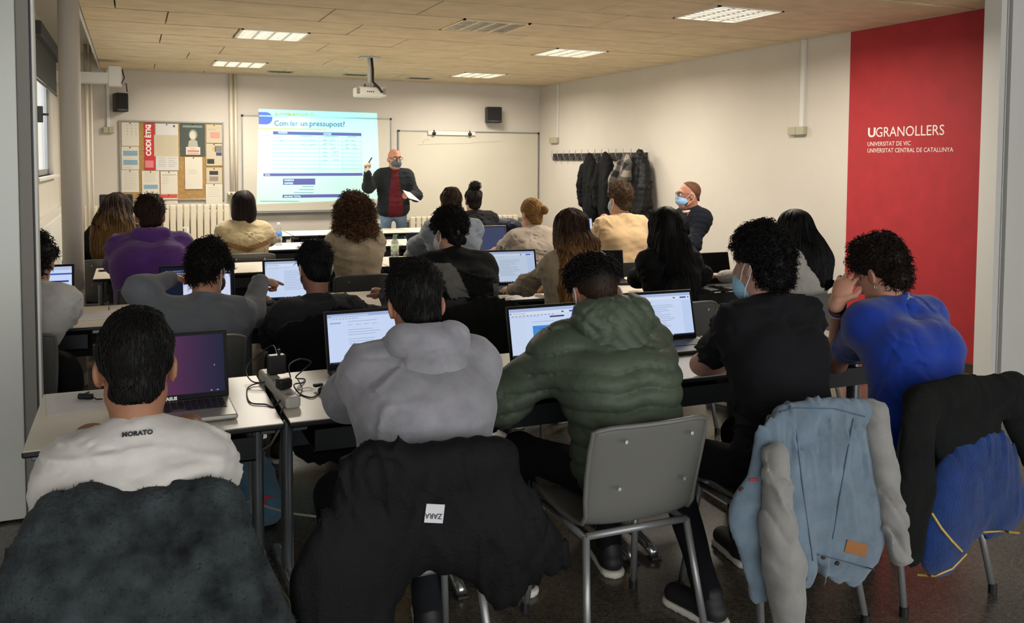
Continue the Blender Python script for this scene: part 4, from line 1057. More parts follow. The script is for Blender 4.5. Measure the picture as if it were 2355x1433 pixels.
def mask(p, col='#9cc3e0', low=0.0):
    hs = p.hs; S = Sdf(); S.ell(p.hl(0, .045, -.052-low), np.array((.063, .071, .058))*hs, p.Rh, .02); S.rc(p.hl(0, .102, -.02-low), p.hl(0, .105, -.05-low), .018*hs, .014*hs, .03)
    v = S.build(.006); v.cut(p.hl(0, .026, 0), p.Rh @ V3(0, -1, .25)); v.disp(lambda Q: .0012*np.sin(((Q-p.H) @ p.Rh)[:, 2]*420))
    mk = p.add('face_mask', v.mesh(), mat('mask_'+col, col, .8))
    g = G()
    for sg in (-1, 1):
        for a, b in (((sg*.060, .045, -.025-low), (sg*.083, -.004, .024)), ((sg*.054, .04, -.09-low), (sg*.086, -.016, -.036))):
            A, M_, B = p.hl(*a), p.hl(*((np.array(a)+np.array(b))/2*V3(1.1, 1, 1))), p.hl(*b); g.tube([A-p.O, M_-p.O, B-p.O], .0022, 5)
        g.tube([p.hl(sg*.083, -.004, .024)-p.O, p.hl(sg*.088, -.022, .012)-p.O, p.hl(sg*.090, -.03, -.008)-p.O, p.hl(sg*.086, -.016, -.036)-p.O], .0022, 5)
    lo_ = g.done('ear_loops', mat('mask_loop', '#d9dde0', .8), mk); tag(lo_, kind='stuff')
def glasses(p, col='#1c1a1a'):
    g = G(); hs = p.hs
    for sg in (-1, 1):
        g.tube([p.hl(sg*.033+.027*math.cos(a), .112-.010*abs(math.cos(a)), .010+.018*math.sin(a))-p.O for a in np.linspace(0, 2*math.pi, 17)[:-1]], .0025, 5, closed=True)
        g.tube([p.hl(sg*.060, .098, .014)-p.O, p.hl(sg*.080, .04, .016)-p.O, p.hl(sg*.083, -.01, .012)-p.O], .0025, 5)
    g.tube([p.hl(-.007, .113, .014)-p.O, p.hl(0, .117, .016)-p.O, p.hl(.007, .113, .014)-p.O], .0025, 5)
    g.done('glasses', mat('glasses_frame', col, .3), p.root)
def face_bits(p):
    for sg in (-1, 1):
        e = G().sph(p.hl(sg*.031, .085, .008)-p.O, .0125*p.hs, 10).done('eye', mat('eye_white', '#d8d4cc', .2), p.root, smooth=True)
        G().sph(p.hl(sg*.031, .0965, .008)-p.O, (.0055, .003, .0055), 8).done('iris', mat('eye_iris', '#1d140e', .2), e, smooth=True)
        G().tube([p.hl(sg*.014, .099, .028)-p.O, p.hl(sg*.032, .098, .034)-p.O, p.hl(sg*.05, .086, .029)-p.O], [.003, .004, .002], 6).done('eyebrow', mat('eyebrow_brown', '#3a2a20', .7), p.root)
def W(x, y, z): return V3(x, y, z)
def tb(x, row, dy=.12, z=.772): return V3(x, row+dy, z)
TOP = lambda l: l[:, 2] > .03
BACKZ = lambda l: l[:, 1] < .06
def rim(w, pts, r, name, m_, p, parent=None): return G().tube([q-p.O for q in pts], r, 6).done(name, m_, parent or p.root)
SHORT = lambda n=900, L=.028, r=.0016, seed=1, lift=.002: dict(mode='flow', n=n, L=L, r=r, S=6, lift=lift, jit=.5)
TUFT = lambda n=700, L=.025, comb=None, zone=TOP: dict(mode='tuft', n=n, L=L, r=.0019, S=5, comb=comb, jit=.35, zone=zone)
# ---- front row, from the window side
p1 = person('young man in a white T-shirt with short black hair seen from behind', (312, 846, 2.36), pitch=10, pel=(318, 1150, 2.28), sw=.178, bw=1.05, shirt='#c4c0bb', t=.014, res=.008, sleeve='elbow', hands={'L': dict(w=tb(-.14, Y1, .14)), 'R': dict(w=tb(.17, Y1, .12))}, fold=(.007, 15, (.35, .6, 2.6)), collar=(.066, .005, .009), skin='#96684f', trousers='#2b2f3a', sdrop=.02, hs=1.06, neckl=.015)
hair(p1, '#0d0b0a', ts=.008, tt=.020, nape=-.088, st=[SHORT(2600, .022, .0014), TUFT(500, .010)], seed=1)
p2 = person('young man in a heather grey hoodie bent over his laptop', (955, 703, 2.66), pitch=24, pel=(962, 1090, 2.42), sw=.20, bw=1.1, shirt='#85848a', smat=cloth('heather_grey', '#85848a', var=.22, bscale=200), t=.024, res=.008, hood=(1.08, 1.25, .015), hands={'L': dict(w=tb(.70, Y1, .13), pole=V3(-1, -.5, -.6)), 'R': dict(w=tb(1.10, Y1, .13), pole=V3(1, -.5, -.6))}, fold=(.006, 13, (1, 1, 1.5)), hem=.47, skin='#a5745c', hump=.03, trousers='#14161b', hs=1.02)
hair(p2, '#0e0c0c', ts=.010, tt=.022, nape=-.10, st=[SHORT(2200, .03, .0015), TUFT(700, .016)], seed=2)
p3 = person('young man in a dark green quilted puffer jacket with curly top hair', (1370, 676, 2.82), pitch=26, yaw=-6, pel=(1450, 1090, 2.60), sw=.20, bw=1.08, shirt='#35402f', t=.034, res=.008, hood=(1.25, 1.6, .035), smat=cloth('puffer_nylon', '#475042', rough=.5, var=.15, bscale=60, bump=.3, sheen=0), hands={'L': dict(w=tb(1.33, Y1, .12), pole=V3(-1, -.6, -.5)), 'R': dict(w=tb(1.72, Y1, .16), pole=V3(.6, -.6, -.9))}, quilt=.064, fold=(.003, 18, (1, 1, 1)), hem=.47, skin='#b07c66', hump=.04, trousers='#0d0e12', hs=1.02, legs=[(.40, .16, -.02, 0), (.42, .06, -.03, 0)], shn='jacket')
hair(p3, '#100d0b', tip='#4a3226', tz=(.045, .11), ts=.0025, tt=.006, nape=-.085, fore=.07, amp=0, seed=3, mid=lambda S: S.ell(p3.hl(0, .012, .085), (.088, .105, .058), p3.Rh, .02), st=[SHORT(900, .012, .0012, lift=.0008), dict(mode='curl', n=900, L=.03, r=.0022, S=9, cr=.008, turns=1.6, jit=.4, zone=lambda l: (l[:, 2] > .045) | ((l[:, 1] > .03) & (l[:, 2] > .02)))])
mask(p3, '#a9c9e2')
p4 = person('young man in a black T-shirt with thick curly black hair and pale blue mask', (1748, 612, 2.70), yaw=10, pitch=6, pel=(1805, 960, 2.45), sw=.20, bw=1.12, shirt='#101014', t=.016, res=.008, sleeve='short', hands={'L': dict(w=at(1700, 838, 3.16), e=at(1612, 838, 2.98), d=V3(1, .2, 0)), 'R': dict(w=V3(2.52, Y1+.2, .79), pole=V3(1, -.4, -.6))}, fold=(.007, 11, (.9, 1, 1.6)), collar=(.068, .0, .010), skin='#b88e7c', trousers='#0f1116', hs=1.04, rot=4, legs=[(.36, .16, -.28, .02), (.42, .08, -.03, 0)], shoes='#16161a')
hair(p4, '#0d0b0b', ts=.018, tt=.04, nape=-.10, fore=.085, amp=.006, freq=70, seed=4, st=[dict(mode='curl', n=2200, L=.028, r=.0021, S=9, cr=.008, turns=1.8, jit=.45)])
mask(p4, '#8fc0dd', .025)
p5 = person('young man in a royal blue T-shirt resting his cheek on his hand', (2024, 624, 2.72), yaw=14, pitch=20, roll=-6, pel=(2110, 960, 2.42), sw=.195, bw=1.1, shirt='#12338f', t=.018, res=.008, sleeve='short', hands={'L': dict(w=at(1926, 694, 2.76), e=at(1925, 835, 3.0), d=V3(.40, .10, .62), n=V3(.75, .55, -.45), pose='open'), 'R': dict(w=V3(3.2, Y1+.1, .78), pole=V3(1, -.4, -.6))}, fold=(.007, 11, (1, 1, 1.5)), collar=(.066, .0, .009), skin='#b3826c', trousers='#14161c', hs=1.03, hump=.04)
hair(p5, '#1d130d', ts=.014, tt=.032, nape=-.10, fore=.055, amp=.005, freq=65, seed=5, st=[dict(mode='curl', n=1500, L=.03, r=.0021, S=8, cr=.009, turns=1.0, jit=.4), SHORT(700, .03)])
# ---- second row
p6 = person('student in a white long-sleeved top half hidden by the partition', (80, 606, 4.86), yaw=-8, pitch=14, pel=(20, 760, 4.80), sw=.16, bw=.9, shirt='#b9b6b2', t=.016, hands={'L': dict(w=tb(-.5, Y2, .1)), 'R': dict(w=at(160, 735, 5.14), e=at(118, 742, 4.98), d=V3(-.5, .6, .3), pose='relax')}, skin='#b58a70', trousers='#5b6673')
hair(p6, '#0e0c0b', ts=.014, tt=.03, amp=.005, freq=65, seed=6, st=[dict(mode='curl', n=500, L=.03, r=.003, S=7, cr=.009, turns=1, jit=.4)])
p7 = person('young man in a grey sweatshirt pointing at his neighbour\'s laptop', (480, 622, 4.70), yaw=-38, pitch=18, pel=(450, 760, 4.45), sw=.20, bw=1.1, shirt='#666a70', t=.024, hands={'L': dict(w=at(396, 640, 4.86), e=at(322, 668, 4.72), d=V3(.8, .3, -.05), pose='relax'), 'R': dict(w=at(598, 645, 4.98), e=at(578, 722, 4.78), d=V3(.75, .2, -.22), n=V3(-.2, .3, -.9), pose='point')}, fold=(.007, 14, (1, 1, 1.6)), skin='#b07c64', collar=(.07, .0, .012), lens=(.31, .28), hs=1.02, neckl=.03)
hair(p7, '#14100d', ts=.014, tt=.034, nape=-.08, fore=.05, amp=.006, freq=60, seed=7, st=[dict(mode='curl', n=1400, L=.035, r=.0026, S=8, cr=.010, turns=1.1, jit=.45), SHORT(500, .02)])
mask(p7, '#15161c')
G().tube([p7.N+V3(0, 0, .035)+(p7.Rr*math.cos(a)+p7.F*math.sin(a))*.064-p7.O for a in np.linspace(math.pi, 2*math.pi, 14)], .004, 6).done('chain_necklace', mat('silver_chain', '#c9c7c0', .3, .9), p7.root)
p8 = person('young man in a charcoal hooded jacket with black mask leaning to the laptop', (724, 616, 4.66), yaw=10, pitch=8, pel=(735, 780, 4.42), sw=.20, bw=1.1, shirt='#2a2b31', t=.026, hood=(1.05, .75, -.035), hands={'L': dict(w=at(622, 706, 5.06), e=at(632, 770, 4.80), d=V3(-.25, .6, .35), pose='fist'), 'R': dict(w=at(890, 678, 5.12), e=at(915, 740, 4.86), d=V3(-.5, .6, .2), pose='fist')}, fold=(.008, 13, (1, 1, 1.6)), skin='#8f6450', neckl=.05)
hair(p8, '#0c0c0f', ts=.012, tt=.028, nape=-.085, fore=.06, seed=8, st=[SHORT(1300, .04, .002), TUFT(500, .03, V3(.1, .2, .1))])
mask(p8, '#12131a')
G().tube([p8.N+V3(0, 0, .028)+(p8.Rr*math.cos(a)+p8.F*math.sin(a))*.074-p8.O for a in np.linspace(math.pi*.95, 2.05*math.pi, 14)], .009, 8).done('white_collar', cloth('undershirt_white', '#b5b3ae'), p8.root)
def patch_col(V, p):
    L = np.stack([(V-p.S) @ p.Rr, (V-p.S) @ p.F, V[:, 2]-p.S[2]], 1); out = np.tile(np.array(lin('#0d0e0d')), (len(V), 1)); bk = L[:, 1] < .05
    def blk(u0, u1, z0, z1, c, sk=0): m_ = bk & (L[:, 0]+sk*L[:, 2] > u0) & (L[:, 0]+sk*L[:, 2] < u1) & (L[:, 2] > z0) & (L[:, 2] < z1); out[m_] = lin(c)
    blk(-.16, -.05, -.125, .05, '#6e6c66', .35); blk(-.14, -.02, -.205, -.135, '#3a3d40'); blk(-.13, -.02, -.29, -.215, '#4b4e52'); blk(.02, .10, -.29, -.2, '#6b6b69'); blk(-.12, -.04, -.36, -.31, '#3a3d40')
    blk(.15, .3, -.16, -.07, '#5e5c56'); blk(.17, .3, -.26, -.18, '#33352a'); blk(-.30, -.17, -.12, .06, '#2e3026'); blk(.0, .05, -.18, -.13, '#454543', -.6)
    return out
p9 = person('young man with curly hair in a black and grey patchwork jacket', (1033, 538, 4.80), yaw=22, pitch=8, pel=(1075, 700, 4.55), sw=.20, bw=1.12, shirt='#0d0e0d', smat=cloth('patchwork_fabric', '#202020', True), shirt_col=patch_col, t=.032, hands={'L': dict(w=tb(1.5, Y2, .12)), 'R': dict(w=tb(1.95, Y2, .12))}, fold=(.007, 14, (1, 1, 1.6)), collar=(.085, -.005, .03), skin='#b5866e', res=.009, hump=.02, shn='jacket')
hair(p9, '#15110d', ts=.010, tt=.040, nape=-.085, fore=.05, amp=.005, seed=9, st=[dict(mode='curl', n=1300, L=.028, r=.0026, S=8, cr=.009, turns=1.6, jit=.45, zone=lambda l: l[:, 2] > .0), SHORT(500, .02)])
mask(p9, '#c9cdd0')
def longhair(p, w=.105, z1=-.36, back=.0, shift=0):
    def f(S):
        hl = p.hl; a = hl(0, -.05, -.02); zb = a[2]; dn = V3(0, 0, -1); k = [a]
        for i in (1, 2, 3, 4):
            q = p.back(zb+z1*i/4, back); q = q+p.Rr*shift*i; o = a-p.F*.02+p.Rr*shift*i; o[2] = q[2]
            f_ = (.25, .6, .9, 1)[i-1]; q = q if (q-o) @ p.F < 0 else o; k.append(o*(1-f_)+q*f_)
        S.chain(k, [w*.72, w*.85, w*.95, w*.92, w*.62], .04, (p.F, .42))
        for sg in (-1, 1): S.chain([hl(sg*.06, .02, .03), hl(sg*.085, -.01, -.07), hl(sg*.09, -.05, -.07)+dn*.10], [.03, .032, .022], .03)
    return f
p10 = person('young woman with very long wavy brown hair in a pale top', (1312, 532, 4.70), yaw=0, pitch=12, pel=(1302, 660, 4.5), sw=.165, shirt='#9a8a70', t=.016, female=True, hands={'L': dict(w=tb(2.2, Y2, .1)), 'R': dict(w=tb(2.5, Y2, .1))}, skin='#c39a80')
hair(p10, ears=False, col='#38241a', tip='#8a6238', prims=longhair(p10, .135, -.44), ts=.016, tt=.02, cutp=True, nape=-.12, amp=.006, freq=38, seed=10, st=[dict(mode='flow', n=1100, L=.42, r=.0034, S=14, wave=.006, lift=.003, jit=.6)])
p11 = person('young woman with very long straight black hair and black top', (1528, 528, 4.66), pitch=10, pel=(1545, 650, 4.45), sw=.17, shirt='#0c0c0e', t=.018, female=True, hands={'L': dict(w=at(1462, 655, 5.15), pole=V3(-1, -.3, -.5)), 'R': dict(w=at(1625, 668, 5.12), pole=V3(1, -.3, -.5))}, skin='#b98d76')
hair(p11, ears=False, col='#0b0807', prims=longhair(p11, .12, -.42), ts=.014, tt=.02, nape=-.12, amp=.002, freq=38, seed=11, st=[dict(mode='flow', n=1100, L=.5, r=.0026, S=13, wave=.001, lift=.002, jit=.3)])
p12 = person('young woman with long black hair in a white blouse near the white wall', (1826, 533, 4.52), yaw=8, pitch=10, rot=14, pel=(1840, 640, 4.4), sw=.165, shirt='#a9a59d', t=.018, female=True, hands={'L': dict(w=tb(3.62, Y2, .1)), 'R': dict(w=tb(3.95, Y2, .1))}, skin='#c09a86', hs=1.03)
hair(p12, ears=False, col='#0c0a0b', prims=longhair(p12, .105, -.27, shift=.012), ts=.014, tt=.02, nape=-.12, amp=.002, freq=38, seed=12, st=[dict(mode='flow', n=1000, L=.4, r=.0026, S=13, wave=.001, lift=.002, jit=.3)])
# ---- third row
p14 = person('broad student in a purple hoodie with short brown hair', (345, 500, 6.50), pitch=20, pel=(352, 660, 6.25), sw=.225, bw=1.3, bd=1.1, shirt='#553078', t=.03, hood=(1.1, 1.25), hands={'L': dict(w=tb(-.08, Y3, .1)), 'R': dict(w=tb(.4, Y3, .1))}, fold=(.007, 12, (1, 1, 1.5)), skin='#b5866c', hs=1.08, lens=(.31, .28), trousers='#2c1b45', hump=.03)
hair(p14, '#2a1b12', ts=.012, tt=.026, nape=-.11, amp=.005, seed=14, st=[SHORT(900, .035, .0028), TUFT(500, .03)])
p16 = person('woman with big curly brown hair and a cream knitted sweater', (813, 494, 6.55), pitch=6, pel=(825, 620, 6.35), sw=.175, bw=1.02, shirt='#9a8c72', smat=cloth('cream_knit', '#a5977d', bscale=120, bump=.6), t=.022, female=True, hands={'L': dict(w=tb(1.35, Y3, .1)), 'R': dict(w=tb(1.72, Y3, .1), pole=V3(1, -.5, -.6))}, skin='#bb907a', fold=(.006, 14, (1, 1, 1.8)))
hair(p16, ears=False, col='#4a3322', tip='#6b4d33', prims=lambda S: S.ell(p16.hl(0, -.045, -.03), (.135, .105, .15), p16.Rh, .03).ell(p16.hl(0, -.06, -.13), (.15, .085, .09), p16.Rh, .04), ts=.03, tt=.04, nape=-.2, fore=.06, amp=.009, freq=55, seed=16, st=[dict(mode='curl', n=2600, L=.055, r=.0032, S=11, cr=.010, turns=2.2, jit=.4, zone=lambda l: l[:, 1] < .06)])
p17 = person('man with short hair in a grey-blue shirt at the desk with two laptops', (1037, 470, 6.62), pitch=6, pel=(1042, 590, 6.45), sw=.205, bw=1.1, shirt='#7f8894', t=.018, hands={'L': dict(w=tb(2.1, Y3, .08), pole=V3(-1, -.4, -.5)), 'R': dict(w=tb(2.62, Y3, .08), pole=V3(1, -.4, -.5))}, skin='#b98b73')
hair(p17, '#3d2e20', ts=.008, tt=.016, nape=-.11, seed=17, st=[SHORT(900, .03, .0026)])
p19 = person('man with blond hair tied in a small bun and a white T-shirt', (1222, 494, 6.55), yaw=12, pitch=6, pel=(1228, 600, 6.35), sw=.205, bw=1.1, shirt='#b3a596', t=.016, sleeve='short', hands={'L': dict(w=tb(2.8, Y3, .08)), 'R': dict(w=tb(3.2, Y3, .08))}, skin='#c08f75', fold=(.006, 16, (.7, 1, 2.4)))
hair(p19, '#8a6638', prims=lambda S: S.ell(p19.hl(.045, -.118, .03), (.030, .032, .036), p19.Rh, .006), ts=.010, tt=.018, nape=-.11, amp=.002, seed=19, st=[dict(mode='flow', n=1000, L=.06, r=.0026, S=8, comb=V3(.0, -1, -.1), lift=.001, jit=.4)])
p20 = person('man in a beige T-shirt with his hands raised before him', (1425, 462, 6.55), yaw=12, pitch=0, pel=(1432, 590, 6.35), sw=.205, bw=1.12, shirt='#bfa27a', t=.016, sleeve='short', hands={'L': dict(w=at(1376, 528, 6.95), pole=V3(-.8, 0, -.9), d=V3(.3, .3, .8), n=V3(.7, -.3, -.2), pose='grip'), 'R': dict(w=at(1405, 515, 6.98), pole=V3(.8, 0, -.9), d=V3(-.3, .3, .5), n=V3(-.7, 0, -.2), pose='grip')}, skin='#bf8d74', fold=(.006, 14, (1, 1, 1.8)), hs=1.04)
hair(p20, '#4a3826', ts=.012, tt=.034, nape=-.08, fore=.06, seed=20, st=[SHORT(800, .03, .0026), TUFT(800, .03, V3(0, .2, .5))])
mask(p20, '#8fa3b5')
p21 = person('bearded bald man in a navy jumper and blue mask perched on a desk', (1584, 449, 6.95), yaw=-20, pitch=2, rot=92, pel=(4.82, 7.08), pz=.89, hem=.78, sw=.18, bw=1.0, bd=1.05, shirt='#10151f', t=.018, hands={'L': dict(w=V3(4.52, 6.9, .93)), 'R': dict(w=V3(4.52, 7.2, .93))}, skin='#a9745c', collar=(.072, .012, .015), trousers='#8c7a5c', hs=1.04, legs=[(.40, .06, .0, 0), (.42, .06, .0, 0)])
hair(p21, '#6b4936', ts=.002, tt=.000, nape=-.07, fore=.165, amp=0, seed=21, st=[SHORT(600, .012, .0016, lift=.001)], name='shaved_hair')
bs = Sdf().ell(p21.hl(0, .028, -.065), (.064, .068, .06), p21.Rh, .02); bv = bs.build(.006); bv.cut(p21.hl(0, .0, -.03), p21.Rh @ V3(0, -.35, 1)); p21.add('beard', bv.mesh(), mat('beard_brown', '#2a1c14', .8, bump=.5, bscale=400))
mask(p21, '#8fb2d8'); glasses(p21); face_bits(p21)
G().tube([p21.N+V3(0, 0, .035)+(p21.Rr*math.cos(a)+p21.F*math.sin(a))*.080+p21.F*.008-V3(0, 0, .03*max(0, math.sin(a)))-p21.O for a in np.linspace(0, 2*math.pi, 18)[:-1]], .016, 8, closed=True).done('shirt_collar', cloth('collar_white', '#c9c3b8'), p21.root)
G().tube([p21.N+p21.F*.10+p21.Rr*s-p21.O+V3(0, 0, z) for s, z in ((-.06, -.0), (-.045, -.05), (-.02, -.11))]+[p21.N+p21.F*.15-p21.O+V3(0, 0, -.2)], .009, 6).done('red_lanyard', cloth('lanyard_red', '#b3231f'), p21.root)
# ---- fourth row
p13 = person('student with long fair brown hair and black top beside the radiator', (272, 484, 8.20), yaw=-20, pitch=18, pel=(250, 620, 8.05), sw=.18, bw=1.05, shirt='#0d0f10', t=.022, female=True, hands={'L': dict(w=V3(-.36, 8.3, .72)), 'R': dict(w=tb(.1, Y4, .06))}, skin='#bb907a', hs=1.06)
hair(p13, ears=False, col='#33241a', tip='#6d5231', prims=longhair(p13, .145, -.34, shift=-.012), ts=.016, tt=.02, nape=-.12, amp=.003, freq=38, seed=13, st=[dict(mode='flow', n=800, L=.4, r=.004, S=12, wave=.001, lift=.003, jit=.3)])
def stripe_col(V, p):
    u = (V-p.S) @ p.Rr; z = V[:, 2]-p.S[2]+.35*np.abs(u)*-1; out = np.tile(np.array(lin('#b7a884')), (len(V), 1))
    zz = V[:, 2]-p.S[2]-.30*np.abs(u)
    m_ = (zz > -.170) & (zz < -.120); out[m_] = lin('#8a6a44'); m2 = (zz < -.215) & (zz > -.255); out[m2] = lin('#a08a64'); return out
p15 = person('woman with dark bobbed hair in a cream sweater with brown chevron stripe', (560, 478, 8.25), yaw=-4, pitch=4, pel=(570, 590, 8.1), sw=.19, bw=1.08, shirt='#b7a884', smat=cloth('striped_knit', '#b7a884', True, bscale=120, bump=.5), shirt_col=stripe_col, t=.03, female=True, hands={'L': dict(w=tb(.7, Y4, .05)), 'R': dict(w=tb(1.2, Y4, .05, .80), pole=V3(1, -.4, -.5))}, skin='#bb907a', hs=1.08)
hair(p15, ears=False, col='#1d1411', prims=lambda S: S.ell(p15.hl(0, -.035, -.04), (.105, .09, .12), p15.Rh, .03).chain([p15.hl(.03, -.07, -.12), p15.hl(.05, -.09, -.19)], [.05, .03], .03), ts=.02, tt=.026, nape=-.17, fore=.07, amp=.003, freq=40, seed=15, st=[dict(mode='flow', n=800, L=.2, r=.0036, S=9, lift=.002, jit=.3)])
p18 = person('student with a dark top-knot bun and black sweater below the blank whiteboard', (1088, 463, 8.40), pitch=4, pel=(1092, 560, 8.2), sw=.20, bw=1.08, shirt='#16171a', t=.026, hands={'L': dict(w=tb(3.0, Y4, .05)), 'R': dict(w=tb(3.4, Y4, .05))}, skin='#a87a62', collar=(.075, .0, .014))
hair(p18, '#17110e', prims=lambda S: S.ell(p18.hl(.0, -.05, .15), (.05, .05, .042), p18.Rh, .01), ts=.010, tt=.016, nape=-.11, amp=.004, seed=18, st=[dict(mode='flow', n=800, L=.08, r=.0034, S=8, comb=V3(0, -.3, 1), lift=.002, jit=.5), dict(mode='curl', n=200, L=.03, r=.003, S=8, cr=.012, turns=1.2, jit=.4, zone=lambda l: l[:, 2] > .12)])
# ---- teacher, standing at the front with a marker and a sheet
YT = 11.42
def teach_col(V, p):
    u = (V-p.S) @ p.Rr; f = (V-p.S) @ p.F; z = V[:, 2]-p.S[2]; out = np.tile(np.array(lin('#1d2226')), (len(V), 1))
    half = np.where(z > -.32, .045+.05*np.clip((-z)/.32, 0, 1), .095); m_ = (f > .03) & (np.abs(u) < half); out[m_] = lin('#541820'); return out
p22 = person('bald teacher in dark blazer and maroon shirt holding a marker and a sheet', (908, 366, YT), yaw=14, pitch=2, rot=172, pel=(at(905, 500, YT)[0], YT), pz=1.0, hem=.86, sw=.215, bw=1.12, bd=1.1, shirt='#1d2226', smat=cloth('blazer_wool', '#1d2226', True), shirt_col=teach_col, t=.026, hands={'R': dict(w=at(845, 396, YT-.28), pole=V3(-.5, 0, -1), d=V3(-.25, -.15, .8), n=V3(.5, -.7, 0), pose='grip'), 'L': dict(w=at(938, 450, YT-.30), pole=V3(.8, .2, -.9), d=V3(-.35, -.6, -.1), n=V3(-.6, .1, .6), pose='grip')}, skin='#b07a62', hs=1.12, trousers='#5d7489', stand=True, lens=(.31, .28), res=.010, collar=(.078, .012, .014), shn='blazer', shoes='#2a211b')
mask(p22, '#48565f'); glasses(p22); face_bits(p22)
h = p22.arms['R']; S_ = Sdf(); hand_sdf(S_, h[2], h[3], h[4], 'R', 'grip', 1.12); p22.add('white_glove', S_.build(.0055, .012).mesh(), mat('latex_glove', '#d5d2c4', .5))
for k, z in enumerate((-.18, -.28, -.38)):
    b_ = p22.P*0+V3(p22.N[0], p22.N[1], p22.N[2]+z)+p22.F*.150-p22.O
    G().sph(tuple(b_), .007, 8).done('shirt_button', mat('button_maroon', '#2c0c12', .4), p22.root)
# ================================================================== chairs under everybody
def seat_for(p, label, dy=.07): return chair(p.P[0], p.P[1]+dy, math.atan2(-p.F[0], p.F[1]) if abs(p.F[0]) < .5 else 0, label)
def chair_at(px, py, label, z=.80):
    q = onz(px, py, z); return chair(q[0], q[1]+.265, 0, label), q
c1, q1 = chair_at(315, 1180, 'grey plastic chair covered by the charcoal fleece', .80)
c2, q2 = chair_at(985, 1062, 'grey plastic chair covered by the black jacket with a white label', .79)
c3 = chair(1.50, 2.585, 0, 'bare grey plastic chair with riveted back behind the green puffer jacket')
c4, q4 = chair_at(1902, 940, 'grey plastic chair covered by the denim jacket', .80)
c5, q5 = chair_at(2215, 900, 'grey plastic chair covered by the black and blue fleece jacket', .80)
for pp, lb in ((p6, 'the student half hidden by the partition'), (p7, 'the student in the grey sweatshirt'), (p8, 'the student in the charcoal hooded jacket'), (p9, 'the student in the patchwork jacket'), (p10, 'the woman with wavy brown hair'), (p11, 'the woman with straight black hair'), (p12, 'the woman in the white blouse'), (p14, 'the purple hoodie student'), (p16, 'the curly-haired woman'), (p17, 'the man in the grey-blue shirt'), (p19, 'the man with the blond bun'), (p20, 'the man in the beige T-shirt'), (p13, 'the fair-haired student in black'), (p15, 'the woman in the chevron sweater'), (p18, 'the student with the top-knot bun')):
    seat_for(pp, 'grey plastic chair of '+lb)
# ================================================================== garments
FY = V3(0, 1, 0)
def hit(vol, px, py, back=.0):
    d = ray(px, py); d = d/np.linalg.norm(d); c0 = vol.lo+(vol.n-1)*vol.res/2; t0 = np.dot(c0-CAM, d)-1.2
    t = t0
    for _ in range(400):
        P_ = CAM+d*t
        if (P_ > vol.lo).all() and (P_ < vol.lo+(vol.n-1)*vol.res).all():
            if vol.at(P_[None])[0] < 0: return P_-d*(.0025+back)
        t += .006
    return CAM+d*np.dot(c0-CAM, d)
def garment(name, label, cat, fn, m_, res=.010, fold=(.008, 14, (2, 1, .5)), part='body', col=None, parent=None, O=None, fuzz=None, post=None):
    S = Sdf(); fn(S); vol = S.build(res)
    if fold:
        vol.disp(folds(fold, len(name)*7+int(res*1e4)))
    vol.cut(V3(0, 0, .012), V3(0, 0, -1))
    if post: post(vol)
    v, q = vol.mesh()
    if parent is None:
        O = V3(v[:, 0].mean(), v[:, 1].mean(), max(v[:, 2].min(), 0)); parent = empty(name, O, label=label, cat=cat)
    c = col(v) if col else None; parts = [(v, q)]
    mesh_np(part, v-O, q, m_, parent, col=c)
    if fuzz:
        P_ = strands(vol, v, fuzz[0], fuzz[1], .0011, 'tuft', 5, S=4, jit=.5, spread=.8); tv, tq = tubes_np(P_, .0011*np.array([1, 1, .7, .2])); mesh_np('pile', tv-O, tq, m_, parent, kind='stuff')
    return parent, vol, O
# charcoal fleece on the chair of the white T-shirt student
Yf = q1[1]-.035
FLEECE = cloth('charcoal_fleece', '#2c3234', var=.85, bscale=90, bump=.9)
def fleece(S):
    f = (FY, .22)
    S.rc(at(150, 1205, Yf+.02), at(478, 1165, Yf+.02), .055, .055, .03)
    S.rc(at(225, 1300, Yf), at(180, 1560, Yf-.03), .10, .17, .05, (FY, .4)); S.rc(at(400, 1280, Yf), at(450, 1560, Yf-.03), .10, .17, .05, (FY, .4)); S.rc(at(312, 1310, Yf), at(315, 1560, Yf-.03), .12, .2, .05, (FY, .35)); S.rc(at(140, 1215, Yf), at(40, 1480, Yf-.02), .065, .11, .05, (FY, .5)); S.rc(at(492, 1175, Yf), at(590, 1480, Yf-.02), .055, .10, .05, (FY, .5))
garment('fleece_coat', 'charcoal fleece coat hung over the chair of the white T-shirt student', 'coat', fleece, FLEECE, .010, (.006, 12, (1.6, 1, .45)), fuzz=(5000, .010))
# black jacket with white label
Yk = q2[1]-.035
NYL = cloth('black_nylon', '#08090b', rough=.75, var=.2, bscale=120, bump=.3, sheen=0)
def blackj(S):
    f = (FY, .24)
    S.rc(at(842, 1080, Yk+.02), at(1140, 1050, Yk+.02), .048, .048, .03); S.rc(at(915, 1145, Yk), at(915, 1230, Yk-.01), .085, .08, .05, (FY, .45)); S.rc(at(1040, 1130, Yk), at(1060, 1240, Yk-.01), .09, .09, .05, (FY, .45))
    S.rc(at(850, 1110, Yk), at(800, 1330, Yk-.02), .085, .12, .05, (FY, .4)); S.rc(at(800, 1330, Yk-.02), at(800, 1520, Yk-.04), .12, .13, .04, (FY, .4))
    S.rc(at(1110, 1090, Yk), at(1185, 1260, Yk-.02), .09, .11, .05, (FY, .4)); S.rc(at(1185, 1255, Yk-.02), at(1270, 1290, Yk-.02), .085, .04, .03, (FY, .45)); S.rc(at(1150, 1240, Yk-.02), at(1160, 1360, Yk-.03), .10, .04, .04, (FY, .4))
kj, kv, kO = garment('black_jacket', 'black jacket with white neck label hung over a chair', 'jacket', blackj, NYL, .009, (.008, 13, (1.8, 1, .7)))
a, b, c, d = [hit(kv, *q) for q in ((980, 1158), (1022, 1160), (1017, 1203), (974, 1201))]
